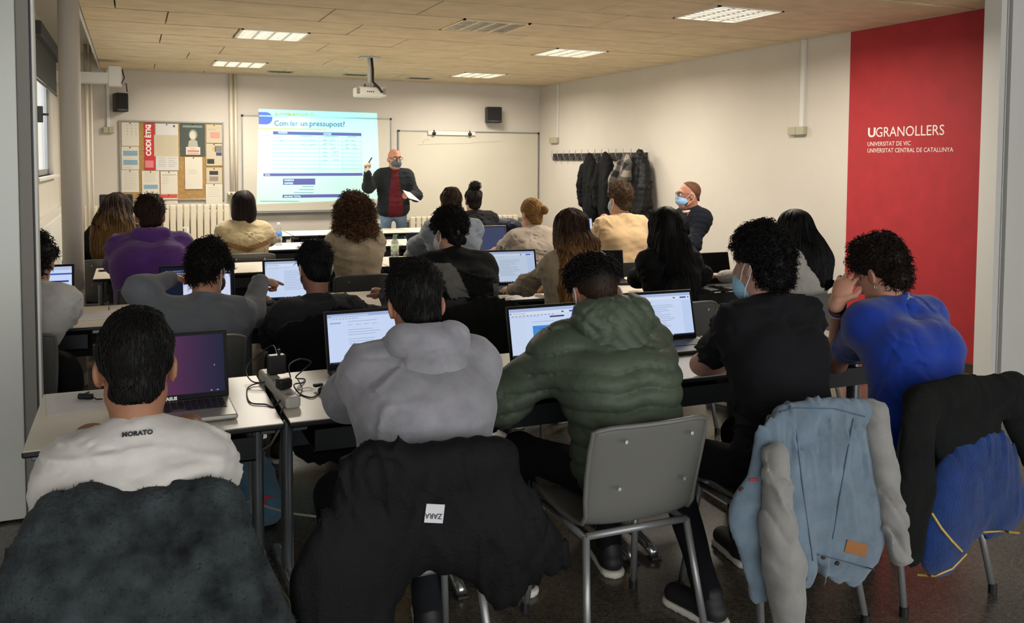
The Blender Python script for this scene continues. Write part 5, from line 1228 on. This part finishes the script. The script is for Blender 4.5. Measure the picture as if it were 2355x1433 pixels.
def quad(name, pts, m_, parent, O, th=.0015):
    n = nrm(np.cross(pts[1]-pts[0], pts[3]-pts[0]));  n = n if n[1] < 0 else -n
    V = [Vector(x+n*.003-O) for x in pts]+[Vector(x+n*(.003+th)-O) for x in pts]
    me = bpy.data.meshes.new(name); me.from_pydata(V, [], [(0, 1, 2, 3), (4, 5, 6, 7), (0, 1, 5, 4), (1, 2, 6, 5), (2, 3, 7, 6), (3, 0, 4, 7)]); return link(name, me, m_, parent)
TAGW = mat('label_white', '#c2c3c8', .7)
nl = quad('neck_label', [a, b, c, d], TAGW, kj, kO)
ex = Vector(nrm(b-a)); ey = Vector(nrm(a-d)); ez = ex.cross(ey).normalized(); ey = ez.cross(ex)
M = Matrix((ex, ey, ez)).transposed().to_4x4(); M.translation = Vector((a+b+c+d)/4-kO)+ez*.006
text('label_text', 'ZARA', .020, mat('black_print', '#16161a', .7), M @ Matrix.Rotation(math.pi, 4, 'Z') @ Matrix.Translation((-.022, 0, 0)), nl, .0004, 0, sx=.95)
# denim jacket with grey jersey sleeves
Yd_ = q4[1]-.03
DEN = cloth('washed_denim', '#657786', var=.25, bscale=420, bump=.5); JER = cloth('grey_jersey', '#83827f', var=.15, bscale=300); SEAM = mat('denim_seam', '#46586c', .85); DEND = cloth('denim_inside', '#41556b', var=.2)
def denim(S):
    f = (FY, .20)
    S.rc(at(1800, 958, Yd_+.015), at(2000, 940, Yd_+.015), .035, .035, .02); S.rc(at(1895, 1030, Yd_), at(1935, 1150, Yd_-.005), .150, .155, .04, f); S.rc(at(1935, 1150, Yd_-.005), at(1960, 1260, Yd_-.02), .150, .13, .04, f)
    S.rc(at(1775, 1010, Yd_-.01), at(1735, 1180, Yd_-.03), .055, .075, .03, (FY, .35)); S.rc(at(1735, 1180, Yd_-.03), at(1760, 1340, Yd_-.04), .075, .06, .03, (FY, .3)); S.rc(at(1830, 1080, Yd_-.03), at(1845, 1310, Yd_-.05), .035, .06, .02, (FY, .35))
dj, dv, dO = garment('denim_jacket', 'light blue denim jacket with grey jersey sleeves hung over a chair', 'jacket', denim, DEN, .008, (.006, 13, (1.8, 1, .5)))
for pts, rad in (([at(1785, 1050, Yd_-.07), at(1790, 1200, Yd_-.10), at(1805, 1300, Yd_-.11), at(1815, 1440, Yd_-.11)], [.042, .055, .056, .05]), ([at(2008, 950, Yd_-.0), at(2035, 1090, Yd_-.04), at(2055, 1190, Yd_-.05), at(2072, 1275, Yd_-.05)], [.045, .048, .045, .036])):
    garment('sleeve', None, None, lambda S: S.chain(pts, rad, .03), JER, .008, (.010, 14, (1.2, 1, 1)), 'sleeve', None, dj, dO)
def seam(pxs, r=.0022, m_=SEAM, nm='seam', vol=None, par=None, O=None): return G().tube([hit(vol if vol is not None else dv, *q, .003)-(O if O is not None else dO) for q in pxs], r, 5).done(nm, m_, par or dj)
def dens(*pts, n=6):
    out = []
    for (x0, y0), (x1, y1) in zip(pts[:-1], pts[1:]): out += [(x0+(x1-x0)*k/n, y0+(y1-y0)*k/n) for k in range(n)]
    return out+[pts[-1]]
seam(dens((1795, 948), (1830, 938), (1920, 940), (1990, 958))); seam(dens((1963, 962), (1940, 1090), (1915, 1240))); seam(dens((1830, 985), (1850, 1150), (1870, 1290))); seam(dens((1880, 1275), (1940, 1290), (2010, 1310)))
quad('leather_patch', [hit(dv, *q) for q in ((1947, 1240), (1993, 1251), (1989, 1281), (1940, 1268))], mat('tan_leather', '#8a5a30', .7, bump=.3), dj, dO)
for q in ((1893, 1281), (1925, 1295), (1850, 1330), (1705, 1125)):
    h_ = hit(dv, *q)-dO; G().cyl(h_+V3(0, -.004, 0), h_+V3(0, .003, 0), .008, n=10).done('button', mat('dark_brass', '#4a3a2c', .4, .7), dj)
quad('red_tab', [hit(dv, *q) for q in ((1724, 1100), (1742, 1100), (1742, 1107), (1724, 1107))], mat('tab_red', '#9c2430', .7), dj, dO)
# black and blue fleece jacket with yellow piping
Yb_ = q5[1]-.03
BLF = cloth('blue_fleece', '#0e2f66', var=.3, bscale=200, bump=.7); BKF = cloth('black_fleece', '#0e110f', var=.4, bscale=200, bump=.7); YELP = mat('yellow_piping', '#b39a4a', .7)
def bf_black(S):
    f = (FY, .24)
    S.rc(at(2110, 920, Yb_+.02), at(2325, 900, Yb_+.02), .05, .055, .03); S.rc(at(2210, 970, Yb_), at(2230, 1030, Yb_), .165, .15, .05, f); S.rc(at(2115, 950, Yb_-.03), at(2105, 1130, Yb_-.05), .07, .075, .03, (FY, .5)); S.rc(at(2105, 1130, Yb_-.05), at(2100, 1270, Yb_-.05), .075, .05, .03, (FY, .5)); S.rc(at(2325, 900, Yb_), at(2390, 1040, Yb_-.03), .07, .08, .03, (FY, .6))
fj, fv, fO = garment('fleece_jacket', 'black and blue fleece jacket with yellow piping hung over a chair', 'jacket', bf_black, BKF, .010, (.005, 10, (1.6, 1, .6)))
def bf_blue(S):
    f = (FY, .22)
    S.rc(at(2290, 1090, Yb_-.02), at(2310, 1160, Yb_-.02), .13, .11, .05, f); S.rc(at(2190, 1130, Yb_-.03), at(2165, 1270, Yb_-.05), .09, .085, .04, (FY, .4)); S.rc(at(2230, 1090, Yb_-.02), at(2200, 1200, Yb_-.04), .10, .08, .05, f)
_, fbv, _ = garment('lining', None, None, bf_blue, BLF, .010, (.004, 10, (1.6, 1, .6)), 'blue_panel', None, fj, fO)
seam(dens((2143, 1180), (2165, 1215), (2190, 1245), (2212, 1268)), .005, YELP, 'yellow_zip', fbv, fj, fO)
seam(dens((2110, 1322), (2150, 1325), (2190, 1308), (2222, 1275)), .004, YELP, 'yellow_piping', fbv, fj, fO); seam(dens((2262, 1224), (2300, 1222), (2345, 1226)), .004, YELP, 'yellow_piping', fbv, fj, fO)
# dark jacket on the chair of the patchwork student, coat beside the top-knot student
q = V3(p9.P[0], p9.P[1]+.07-.27, 0); Yp = q[1]-.03
def drape(x, Y, z=.80, w=.22, drop=.4):
    def f(S): S.rc(V3(x-w+.05, Y+.03, z), V3(x+w-.05, Y+.03, z), .05, .05, .03); S.rc(V3(x, Y, z-.10), V3(x, Y-.01, z-drop), w*.95, w, .05, (FY, .2))
    return f
garment('black_jacket', 'black olive jacket hung over the patchwork student\'s chair', 'jacket', drape(p9.P[0], Yp), cloth('olive_black', '#14140f', var=.3), .012)
garment('black_coat', 'black coat hung over the charcoal hoodie student\'s chair', 'coat', drape(p8.P[0], p8.P[1]-.23, .79, .23), cloth('coat_black', '#0b0d12', var=.3), .012)
q = at(1165, 512, 8.6)
garment('puffer_coat', 'folded dark blue puffer coat beside the top-knot student', 'coat', lambda S: S.ell(q+V3(-.03, 0, -.02), (.14, .1, .07), None, .03).ell(q+V3(.07, .02, -.06), (.11, .1, .09), None, .03).rc(q+V3(.02, 0, -.1), q+V3(.05, 0, -.35), .11, .1, .03, (FY, .6)), cloth('navy_puffer', '#1a1c2e', rough=.5), .012, (.009, 22, (1, 1, 2)))
seat_x = q[0]+.02
chair(seat_x, 8.72, 0, 'grey plastic chair under the folded dark blue puffer coat')
# ================================================================== coat rack on the right wall
XK = XR-.02
a = onx(1275, 360, XR); b = onx(1490, 360, XR); zt, zb_ = onx(1380, 352, XR)[2], onx(1380, 369, XR)[2]
rk = empty('coat_rack', (XR, (a[1]+b[1])/2, zb_), label='black wall coat rack with a row of wire hooks', cat='coat rack')
hl_ = (a[1]-b[1])/2
G().box((-.025, -hl_, 0), (0, hl_, zt-zb_), .004).done('rail', mat('rack_black', '#1a1816', .5), rk)
for k in range(14):
    y = -hl_+.08+k*(2*hl_-.16)/13; h = zt-zb_
    G().tube([(-.03, y, h*.4), (-.07, y, h*.35), (-.085, y, h*.7), (-.08, y, h+.05)], .006, 6).tube([(-.03, y, h*.2), (-.06, y, -.01), (-.075, y, .03)], .006, 6).done('hook', ALU, rk)
FX = V3(1, 0, 0)
def hang(pxt, pyt, pxb, pyb, rt, rb, name, label, m_, cat, off=.12, col=None, extra=None, fold=(.012, 14, (1, 1.8, .35)), quilt=None):
    A = onx(pxt, pyt, XR-off); B = onx(pxb, pyb, XR-off-.02)
    def f(S):
        M1 = A+(B-A)*.22; S.rc(A, M1, rt*.3, rt*.85, .03, (FX, .5)); S.rc(M1, A+(B-A)*.55, rt*.85, rt, .04, (FX, .42)); S.rc(A+(B-A)*.55, B, rt, rb, .05, (FX, .42))
        for sg in (-1, 1): S.chain([M1+V3(-.02, sg*rt*.75, 0), A+(B-A)*.6+V3(-.07, sg*rt*.95, 0), A+(B-A)*.98+V3(-.07, sg*rt*.9, 0)], [.06, .065, .05], .02)
        if extra: extra(S, A, B)
    post = (lambda v: v.disp(lambda Q: -.010*np.abs(np.sin(math.pi*Q[:, 2]/.075))**.5+.005)) if quilt else None
    return garment(name, label, cat, f, m_, .013, fold, 'body', col, post=post)
hang(1355, 362, 1362, 470, .19, .24, 'black_coat', 'black fleece coat hanging at the free-hook end of the rack', cloth('hanging_black', '#0e0f11', var=.4, bump=.7, bscale=90), 'coat')
hang(1393, 358, 1395, 475, .16, .2, 'black_coat', 'plain black coat hanging between the fleece and the checked shirt', cloth('hanging_black_b', '#101113', var=.3), 'coat', .16)
hang(1470, 358, 1474, 478, .2, .23, 'puffer_coat', 'black quilted puffer coat hanging at the end of the rack near the seated observer', cloth('hanging_puffer', '#141517', rough=.5, var=.2), 'coat', .14, quilt=True)
def plaid(V):
    u = V[:, 1]*1.0+V[:, 2]*.35; z = V[:, 2]-V[:, 1]*.35; out = np.tile(np.array(lin('#8d857a')), (len(V), 1)); s1 = (np.floor(u/.075) % 2).astype(bool); s2 = (np.floor(z/.085) % 2).astype(bool)
    out[s1 | s2] = lin('#4c4844'); out[s1 & s2] = lin('#1b1b1c'); return out
hang(1442, 358, 1428, 450, .12, .16, 'checked_shirt', 'grey checked flannel shirt hanging on the rack over the black coats', cloth('plaid_flannel', '#777777', True, var=.1), 'shirt', .26, plaid)
# ================================================================== notice board with its sheets
a = at(277, 280, YB-.02); b = at(513, 472, YB-.02)
zb0 = at(400, 458, YB-.02)[2]
nb = empty('notice_board', (a[0], YB, zb0), label='cork notice board with light metal frame beside the heating pipes', cat='notice board')
wn, hn = b[0]-a[0], a[2]-zb0
G().box((0, -.015, 0), (wn, 0, hn)).done('cork', mat('cork', '#a68450', .9, bump=.4, bscale=150, var=.2, vscale=40), nb)
for lo, hi in (((-.02, -.028, -.02), (0, 0, hn+.02)), ((wn, -.028, -.02), (wn+.02, 0, hn+.02)), ((0, -.028, hn), (wn, 0, hn+.02)), ((0, -.028, -.02), (wn, 0, 0))): G().box(lo, hi, .003).done('frame_bar', FRAME, nb)
PAPER = mat('paper_white', '#cfcabb', .8); INK = mat('faint_print', '#a9a698', .8); BLUB = mat('print_blue', '#7f9eb0', .8); REDP = mat('print_red', '#b52833', .7); GRNP = mat('poster_grey_green', '#454f49', .8); DKP = mat('photo_dark', '#2b2a2a', .6); PINK = mat('photo_pink', '#c48e80', .7)
LAY = [0]
def sheet(px0, py0, px1, py1, label, m_=None, bits=(), pin=True):
    LAY[0] += 1; y = YB-.017-.0008*LAY[0]
    A = at(px0, py0, y); B = at(px1, py1, y); wd, h = B[0]-A[0], A[2]-B[2]
    s = empty('notice_sheet', (A[0], y, B[2]), label=label, cat='paper')
    G().box((0, -.0005, 0), (wd, .0004, h)).done('sheet', m_ or PAPER, s)
    for u0, v0, u1, v1, mm in bits: G().box((wd*u0, -.0009, h*v0), (wd*u1, -.0005, h*v1)).done('print', mm, s)
    if pin: G().sph((wd/2, -.004, h-.012), .008, 8).done('pin', BLACKP, s)
    return s, wd, h
lines = lambda u0, u1, v0, v1, n: [(u0, v1-(v1-v0)*k/n-.012, u1 if k % 3 else u1*.9, v1-(v1-v0)*k/n, INK) for k in range(n)]
sheet(279, 281, 320, 336, 'white sheet with rows of small icons high on the window end', None, [(.3+.25*i, .85-.13*j, .36+.25*i, .9-.13*j, INK) for i in range(3) for j in range(4)])
sheet(279, 337, 320, 390, 'white sheet with two blue bars below the icon sheet', None, [(.1, .6, .92, .82, BLUB), (.1, .2, .92, .42, BLUB)]+lines(.15, .6, .03, .1, 2))
sheet(279, 391, 320, 442, 'plain text sheet below the sheet with two blue bars', None, lines(.15, .85, .1, .9, 11))
s_, wd, h = sheet(331, 282, 357, 391, 'tall red strip reading CODI ÈTIC in white', REDP, [(.05, .05, .85, .2, mat('print_rose', '#cf7a7c', .8))])
text('headline', 'CODI ÈTIC', .085, mat('poster_white', '#e6ddd4', .7), Matrix.Translation((wd*.62, -.0012, h*.30)) @ FACE_FRONT @ Matrix.Rotation(math.pi/2, 4, 'Z'), s_, .0003, .004)
G().prism([(wd*.4, h*.88), (wd*.6, h*.88), (wd*.6, h*.93), (wd*.75, h*.93), (wd*.5, h*.98), (wd*.25, h*.93), (wd*.4, h*.93)], 1, -.0012, -.0006).done('arrow', mat('poster_white'), s_)
sheet(357, 284, 411, 392, 'large two-column text poster beside the red strip', mat('paper_cool', '#c8c7c4', .8), lines(.1, .45, .05, .75, 16)+lines(.55, .92, .05, .75, 16)+[(.78, .93, .86, .97, DKP)])
sheet(354, 310, 410, 360, 'cream text sheet pinned across the two-column poster', mat('paper_cream', '#bdb399', .8), lines(.1, .45, .08, .9, 9)+lines(.55, .92, .08, .9, 9), False)
sheet(326, 393, 367, 446, 'white sheet with one blue bar near its foot', None, lines(.15, .8, .5, .95, 7)+[(.1, .22, .9, .4, BLUB)])
sheet(369, 394, 409, 446, 'white sheet with a grey heading rule beside the one-bar sheet', None, [(.1, .82, .9, .86, INK)]+lines(.12, .5, .4, .75, 5))
sheet(367, 447, 409, 482, 'white sheet with red heading band overhanging the board edge', None, [(.02, .75, .98, .98, mat('print_orange_red', '#c94c3c', .8))]+lines(.3, .9, .1, .5, 3))
s_, wd, h = sheet(414, 284, 472, 359, 'grey-green poster with a pale figure holding a sign', GRNP, [(.1, .88, .9, .95, mat('poster_grey', '#7c8580', .8))])
FG = mat('figure_pale', '#c9c3b0', .8)
def blob(cx, cz, rx, rz, nm, m_, y): G().prism([(wd*(cx+rx*math.cos(t)), h*(cz+rz*math.sin(t))) for t in np.linspace(0, 2*math.pi, 20)[:-1]], 1, y-.0004, y).done(nm, m_, s_)
blob(.52, .66, .17, .16, 'figure_hair', mat('figure_hair_grey', '#8e938a', .8), -.0009); blob(.5, .64, .12, .13, 'figure_head', FG, -.0014)
G().prism([(wd*.30, h*.25), (wd*.72, h*.25), (wd*.68, h*.46), (wd*.56, h*.52), (wd*.46, h*.52), (wd*.34, h*.46)], 1, -.0018, -.0012).done('figure_torso', mat('figure_grey', '#a8a595', .8), s_)
G().box((wd*.22, -.0024, h*.04), (wd*.8, -.0018, h*.28)).done('figure_sign', FG, s_)
for k, mm in enumerate((INK, REDP, mat('print_rose'))): G().box((wd*(.4 if k == 0 else .28), -.0028, h*(.21-.07*k)), (wd*(.6 if k == 0 else .75), -.0024, h*(.24-.07*k))).done('sign_line', mm, s_)
sheet(425, 361, 466, 435, 'blank long cream sheet below the figure poster', None, lines(.2, .7, .45, .6, 3))
sheet(474, 286, 511, 329, 'newspaper cutting with a pink photograph', mat('paper_cream'), [(.1, .7, .6, .76, INK), (.25, .25, .85, .58, PINK)])
sheet(474, 330, 511, 381, 'newspaper cutting with several small photographs', mat('paper_cream'), [(.55, .62, .98, .9, mat('photo_grey', '#77756f', .7)), (.4, .65, .58, .85, mat('photo_tan', '#c2a264', .7)), (.62, .45, .98, .6, mat('photo_blue', '#3d4475', .7)), (.05, .08, .5, .3, DKP)])
sheet(474, 386, 511, 422, 'newspaper cutting with a dark photograph of people', mat('paper_cream'), [(.2, .55, .75, .8, DKP), (.2, .15, .75, .45, mat('photo_mauve', '#8d7f78', .7))])
sheet(473, 423, 512, 478, 'plain pale sheet at the pipe end overhanging the notice board', None, lines(.15, .85, .4, .85, 5))
# ================================================================== bottles, phones, paper, chargers
CLEAR = mat('clear_plastic', '#dfe6e4', .08, trans=.9, alpha=.55)
def bottle(p0, label, cap, h=.22, r=.032, lab=None, y=None):
    o = empty('water_bottle', p0, label=label, cat='bottle')
    prof = [(r*.9, 0), (r, .008), (r, h*.30), (r*.93, h*.34), (r, h*.38), (r, h*.62), (r*.85, h*.75), (r*.5, h*.88), (r*.42, h*.93)]
    bm = bmesh.new(); rings = [[bm.verts.new((a_*math.cos(t), a_*math.sin(t), z)) for t in [2*math.pi*k/16 for k in range(16)]] for a_, z in prof]
    for A, B in zip(rings[:-1], rings[1:]):
        for k in range(16): bm.faces.new((A[k], A[(k+1) % 16], B[(k+1) % 16], B[k]))
    bm.faces.new(rings[0][::-1]); me = bpy.data.meshes.new('bottle'); bm.to_mesh(me); bm.free(); me.polygons.foreach_set('use_smooth', [True]*len(me.polygons))
    link('body', me, CLEAR, o)
    G().cyl((0, 0, h*.92), (0, 0, h), r*.45, n=14).done('cap', cap, o)
    if lab: G().cyl((0, 0, h*.40), (0, 0, h*.60), r*1.02, n=18).done('wrap_label', lab, o, smooth=True)
    return o
q = at(641, 560, 9.25); bottle((q[0], 9.25, TZ), 'water bottle with blue wrap label beside the chevron sweater', mat('cap_white', '#d5d8dc', .4), .24, .034, mat('label_blue', '#3d78b8', .5))
q = at(908, 570, 7.6); bottle((q[0], 7.6, TZ), 'clear water bottle with green cap beside the curly-haired woman', mat('cap_green', '#4f9a5a', .4), .22, .036, mat('label_pale_green', '#b9cdb0', .5))
q = at(430, 520, 9.2)
o = empty('pump_bottle', (q[0], 9.2, TZ), label='clear pump bottle of hand gel before the radiator', cat='bottle')
G().cyl((0, 0, 0), (0, 0, .15), .035, n=14).cyl((0, 0, .15), (0, 0, .17), .035, .015, n=14).done('body', CLEAR, o); G().cyl((0, 0, .17), (0, 0, .21), .012, n=10).box((-.04, -.008, .205), (.012, .008, .22)).done('pump', mat('cap_white'), o)
q = at(422, 530, 9.15)
o = empty('wipes_tub', (q[0]-.02, 9.05, TZ), label='translucent tub of wipes beside the pump bottle', cat='tub')
G().cyl((0, 0, 0), (0, 0, .11), .055, n=18).done('body', CLEAR, o, smooth=False); G().cyl((0, 0, .11), (0, 0, .125), .057, n=18).done('lid', mat('cap_white'), o)
def phone(px, py, z, rz, label, case):
    q = onz(px, py, z); o = empty('phone', (q[0], q[1], z), rz, label, 'phone')
    G().box((-.038, -.078, 0), (.038, .078, .009), .004, 2).done('case', case, o); G().box((-.034, -.073, .0085), (.034, .073, .0098), .001, 1).done('screen', BEZ, o)
phone(1192, 668, TZ, -1.2, 'phone in an orange case beside the open laptop', mat('orange_case', '#a8532a', .5)); phone(252, 623, TZ, -1.4, 'black phone on the desk corner beside the purple hoodie', BLACKP)
def paper(x, y, rz, label, wd=.21, dp=.297, z=TZ):
    o = empty('paper_sheet', (x, y, z), rz, label, 'paper'); G().box((-wd/2, -dp/2, 0.0004), (wd/2, dp/2, .0014)).done('sheet', mat('paper_bright', '#d5d2d6', .7), o)
    for k in range(8): G().box((-wd*.38, dp*.36-k*.03, .0014), (wd*(.38 if k % 3 else .2), dp*.36-k*.03+.003, .0017)).done('print', INK, o)
q = onz(215, 722, TZ); paper(q[0], 5.45, .05, 'printed sheet beside the partition-side laptop', .26, .3); paper(-.17, 3.52, .1, 'blank sheet on the desk corner by the partition', .25, .3)
q = onz(1665, 656, TZ); paper(q[0], q[1], -.4, 'printed sheet beside the switched-off laptop'); q = onz(657, 566, TZ); paper(q[0], 9.2, .3, 'printed sheet beside the blue-labelled bottle')
# power strip with chargers on the grey hoodie student's desk
A = onz(612, 862, TZ+.02); B = onz(672, 925, TZ+.02)
ps = empty('power_strip', ((A[0]+B[0])/2, (A[1]+B[1])/2, TZ), math.atan2(B[1]-A[1], B[0]-A[0])+math.pi/2, 'white power strip lying across the gap between two desks', 'power strip')
L = np.linalg.norm((B-A)[:2])
G().box((-.028, -L/2-.02, 0), (.028, L/2+.02, .042), .012, 3).done('housing', mat('strip_white', '#c6c4bd', .4), ps)
for k in range(4): G().cyl((0, -L/2+.03+k*L/4, .041), (0, -L/2+.03+k*L/4, .0435), .017, n=16).done('socket', mat('socket_grey', '#8f8d86', .5), ps)
q = onz(636, 858, TZ+.045); o = empty('power_adapter', (q[0], q[1], TZ+.043), .1, 'upright black laptop power adapter plugged into the strip', 'adapter')
G().box((-.034, -.022, 0), (.034, .022, .075), .006, 2).done('block', mat('adapter_black', '#1d1d20', .4), o); G().cyl((.01, 0, .075), (.01, 0, .095), .006, n=8).done('strain_relief', BLACKP, o)
q = onz(653, 893, TZ+.045); o2 = empty('charger_plug', (q[0], q[1], TZ+.043), .4, 'black round-edged charger plug in the strip', 'plug')
G().box((-.028, -.02, 0), (.028, .02, .04), .012, 3).done('plug_body', mat('adapter_black'), o2)
def cable(pxs, label, r=.0028, m_=None, z=None):
    P_ = [onz(x, y, zz) for x, y, zz in pxs]; V = [Vector(p_) for p_ in P_]; out = []
    for i in range(len(V)-1):
        p0, p1_, p2_, p3_ = V[max(i-1, 0)], V[i], V[i+1], V[min(i+2, len(V)-1)]
        for k in range(6):
            t = k/6; out.append(.5*((2*p1_)+(p2_-p0)*t+(2*p0-5*p1_+4*p2_-p3_)*t*t+(3*p1_-p0-3*p2_+p3_)*t*t*t))
    out.append(V[-1]); O = Vector((out[0].x, out[0].y, out[0].z)); me_ = G().tube([v-O for v in out], r, 6).done('cable', m_ or mat('cable_black', '#15151a', .5), None, True, loc=O)
    return tag(me_, label, 'cable')
zt_ = TZ+.004
cable([(637, 818, .84), (628, 795, .85), (600, 812, .82), (570, 840, .79), (568, 862, .77), (588, 880, .76), (640, 874, .76)], 'black cable looping up from the upright power adapter')
cable([(640, 874, .77), (600, 880, .75), (572, 890, zt_), (568, 910, zt_), (578, 927, zt_), (610, 930, zt_), (632, 935, zt_), (660, 900, .77)], 'black cable lying in a loop across the gap between desks')
cable([(668, 868, .79), (665, 840, .82), (690, 826, .82), (715, 832, .81), (705, 845, .79), (680, 868, .77), (700, 872, zt_), (698, 880, zt_), (676, 885, .76), (690, 906, zt_), (718, 914, zt_), (736, 902, zt_)], 'black cable curling from the strip to the small round adapter')
cable([(683, 870, .77), (695, 895, zt_), (680, 920, zt_), (655, 935, zt_), (645, 950, zt_)], 'thin grey cable behind the power strip', .0022, mat('cable_grey', '#5c5c5c', .5))
q = onz(741, 900, TZ+.01); o = empty('cable_adapter', (q[0], q[1], TZ), .3, 'small round black cable adapter beside the grey hoodie sleeve', 'adapter'); G().sph((0, 0, .014), (.017, .017, .014), 12).done('knob', BLACKP, o, smooth=True); G().tube([(.01, .01, .014), (.025, .03, .012), (.02, .06, .02)], .003, 6).box((.0, .055, .012), (.035, .075, .024), .003).done('usb_lead', BLACKP, o)
q = onz(197, 913, TZ+.01); o = empty('cable_adapter', (q[0], q[1], TZ), -.5, 'black barrel plug on a charging lead beside the silver laptop', 'adapter'); G().cyl((-.025, 0, .012), (.025, 0, .012), .011, n=12).done('barrel', BLACKP, o); G().tube([(.025, 0, .012), (.05, -.012, .006), (.075, -.02, .01)], .003, 6).tube([(-.025, 0, .012), (-.04, .03, .006), (-.035, .08, .006)], .003, 6).done('lead', mat('cable_black'), o)
# floor cables and the bags under the desks
def wire(P_, label, r, m_): O = Vector(P_[0]); return tag(G().tube([Vector(p_)-O for p_ in P_], r, 6).done('cable', m_, None, True, loc=O), label, 'cable')
CW = mat('cable_cream', '#a39a86', .6)
wire([(.46, 3.02, .735), (.44, 3.2, .60), (.40, 3.55, .45), (.42, 3.62, .2), (.47, 3.5, .02), (.5, 3.2, .012), (.47, 2.8, .012)], 'cream cable dropping from the desk gap to the floor', .0045, CW)
wire([tuple(onz(515, 1150, .25)), tuple(onz(580, 1155, .22)), tuple(onz(660, 1180, .18)), tuple(onz(760, 1192, .16))], 'cream cable hanging slack under the front desks', .0045, CW)
q = onz(560, 1235, 0)
bp, bv_, bO = garment('backpack', 'light blue backpack with a red flap under the front desks', 'bag', lambda S: S.ell(V3(q[0], q[1]+.15, .17), (.16, .12, .17), None, .03).rc(V3(q[0]-.1, q[1]+.1, .08), V3(q[0]+.1, q[1]+.1, .08), .09, .09, .05), cloth('bag_blue', '#4d6e86', var=.2), .012, (.006, 16, (1, 1, 1)))
quad('red_flap', [hit(bv_, *z) for z in ((592, 1142), (628, 1140), (600, 1176), (594, 1170))], mat('flap_red', '#b02028', .6), bp, bO)
q = at(132, 865, 4.95)
garment('black_bag', 'black rucksack beside the partition under the second row', 'bag', lambda S: S.ell(q+V3(0, 0, -.02), (.11, .1, .15), None, .03).rc(V3(q[0], q[1], .12), q, .13, .1, .05), cloth('bag_black', '#101114', var=.3, bscale=100), .012, (.008, 18, (1, 1, 1)))
# ================================================================== marker and sheet in the teacher's hands
h = p22.arms['R']; hd = nrm(h[3]); hn_ = nrm(h[4]-hd*np.dot(h[4], hd)); m0 = h[2]+hd*.10+hn_*.03
mk = empty('marker', m0-V3(.0, 0, .0), label='black marker pen in the teacher\'s raised gloved hand', cat='marker'); ax_ = nrm(V3(.5, -.1, .8))
G().cyl(tuple(-ax_*.05), tuple(ax_*.075), .008, n=10).done('barrel', mat('marker_dark', '#20262c', .4), mk); G().cyl(tuple(ax_*.075), tuple(ax_*.11), .0085, n=10).done('cap', BLACKP, mk)
a, b, c, d = [at(x, y, YT-.42+dy) for x, y, dy in ((926, 437, 0), (944, 443, .03), (968, 464, .05), (940, 456, -.04))]
me = bpy.data.meshes.new('sheet'); O = (a+b+c+d)/4; nn = V3(0, .0012, .0006)
me.from_pydata([tuple(x-O) for x in (a, b, c, d)]+[tuple(x-O+nn) for x in (a, b, c, d)], [], [(0, 1, 2, 3), (7, 6, 5, 4), (0, 1, 5, 4), (1, 2, 6, 5), (2, 3, 7, 6), (3, 0, 4, 7)])
o = link('paper_sheet', me, mat('paper_bright', '#d5d2d6', .7), None, O); tag(o, 'white sheet of paper in the teacher\'s lowered hand', 'paper')
# ================================================================== watch, bracelets, earrings and print on the blue T-shirt student
h = p5.arms['L']; u_ = nrm(h[2]-h[1])
def band(c, r, wd, m_, nm, par=p5):
    e1 = nrm(np.cross(u_, V3(0, 0, 1))); e2 = np.cross(u_, e1); bm = bmesh.new(); R_ = []
    for s_ in (-wd/2, wd/2): R_.append([bm.verts.new(c+u_*s_+(e1*math.cos(t)+e2*math.sin(t))*r-par.O) for t in np.linspace(0, 2*math.pi, 20)[:-1]])
    for k in range(19): bm.faces.new((R_[0][k], R_[0][(k+1) % 19], R_[1][(k+1) % 19], R_[1][k]))
    me = bpy.data.meshes.new(nm); bm.to_mesh(me); bm.free(); o_ = link(nm, me, m_, par.root); md = o_.modifiers.new('t', 'SOLIDIFY'); md.thickness = .004; return o_
wt = band(h[2]-u_*.03, .036, .022, BLACKP, 'wristwatch'); dc = h[2]-u_*.03+nrm(V3(-.5, -.8, .1))*.038-p5.O
G().sph(tuple(dc), (.012, .010, .018), 12).done('watch_face', BEZ, wt)
band(h[2]-u_*.058, .036, .010, mat('bracelet_purple', '#5a2d66', .6), 'bracelet'); band(h[2]-u_*.072, .036, .006, mat('bracelet_white', '#b9b7b3', .6), 'bracelet')
for k, s_ in enumerate((-1,)):
    c_ = p5.hl(-.088, -.01, -.052)-p5.O; G().tube([c_+V3(.010*math.cos(t), .004*math.cos(t), .012*math.sin(t)) for t in np.linspace(0, 2*math.pi, 13)[:-1]], .0014, 6, closed=True).done('earring', ALU, p5.root)
P_ = [hit(p5.svol, *z) for z in ((2072, 682), (2078, 674), (2090, 676), (2104, 688), (2100, 690), (2084, 690))]
me = bpy.data.meshes.new('back_print'); me.from_pydata([tuple(x-p5.O) for x in P_], [], [(0, 1, 2, 3, 4, 5)]); link('back_print', me, mat('print_silver', '#8fa3b8', .5), p5.root)
a, b = hit(p1.svol, 294, 1002, .006), hit(p1.svol, 338, 1001, .006)
tm = text('back_print', 'MORATO', .0150, mat('black_print', '#16161a', .7), Matrix.Translation(Vector((a+b)/2-p1.O)) @ Matrix.Rotation(math.atan2(b[1]-a[1], b[0]-a[0]), 4, 'Z') @ Matrix.Rotation(-.5, 4, 'X') @ FACE_FRONT, p1.root, .0006, .0006, 'CENTER', 1.05)
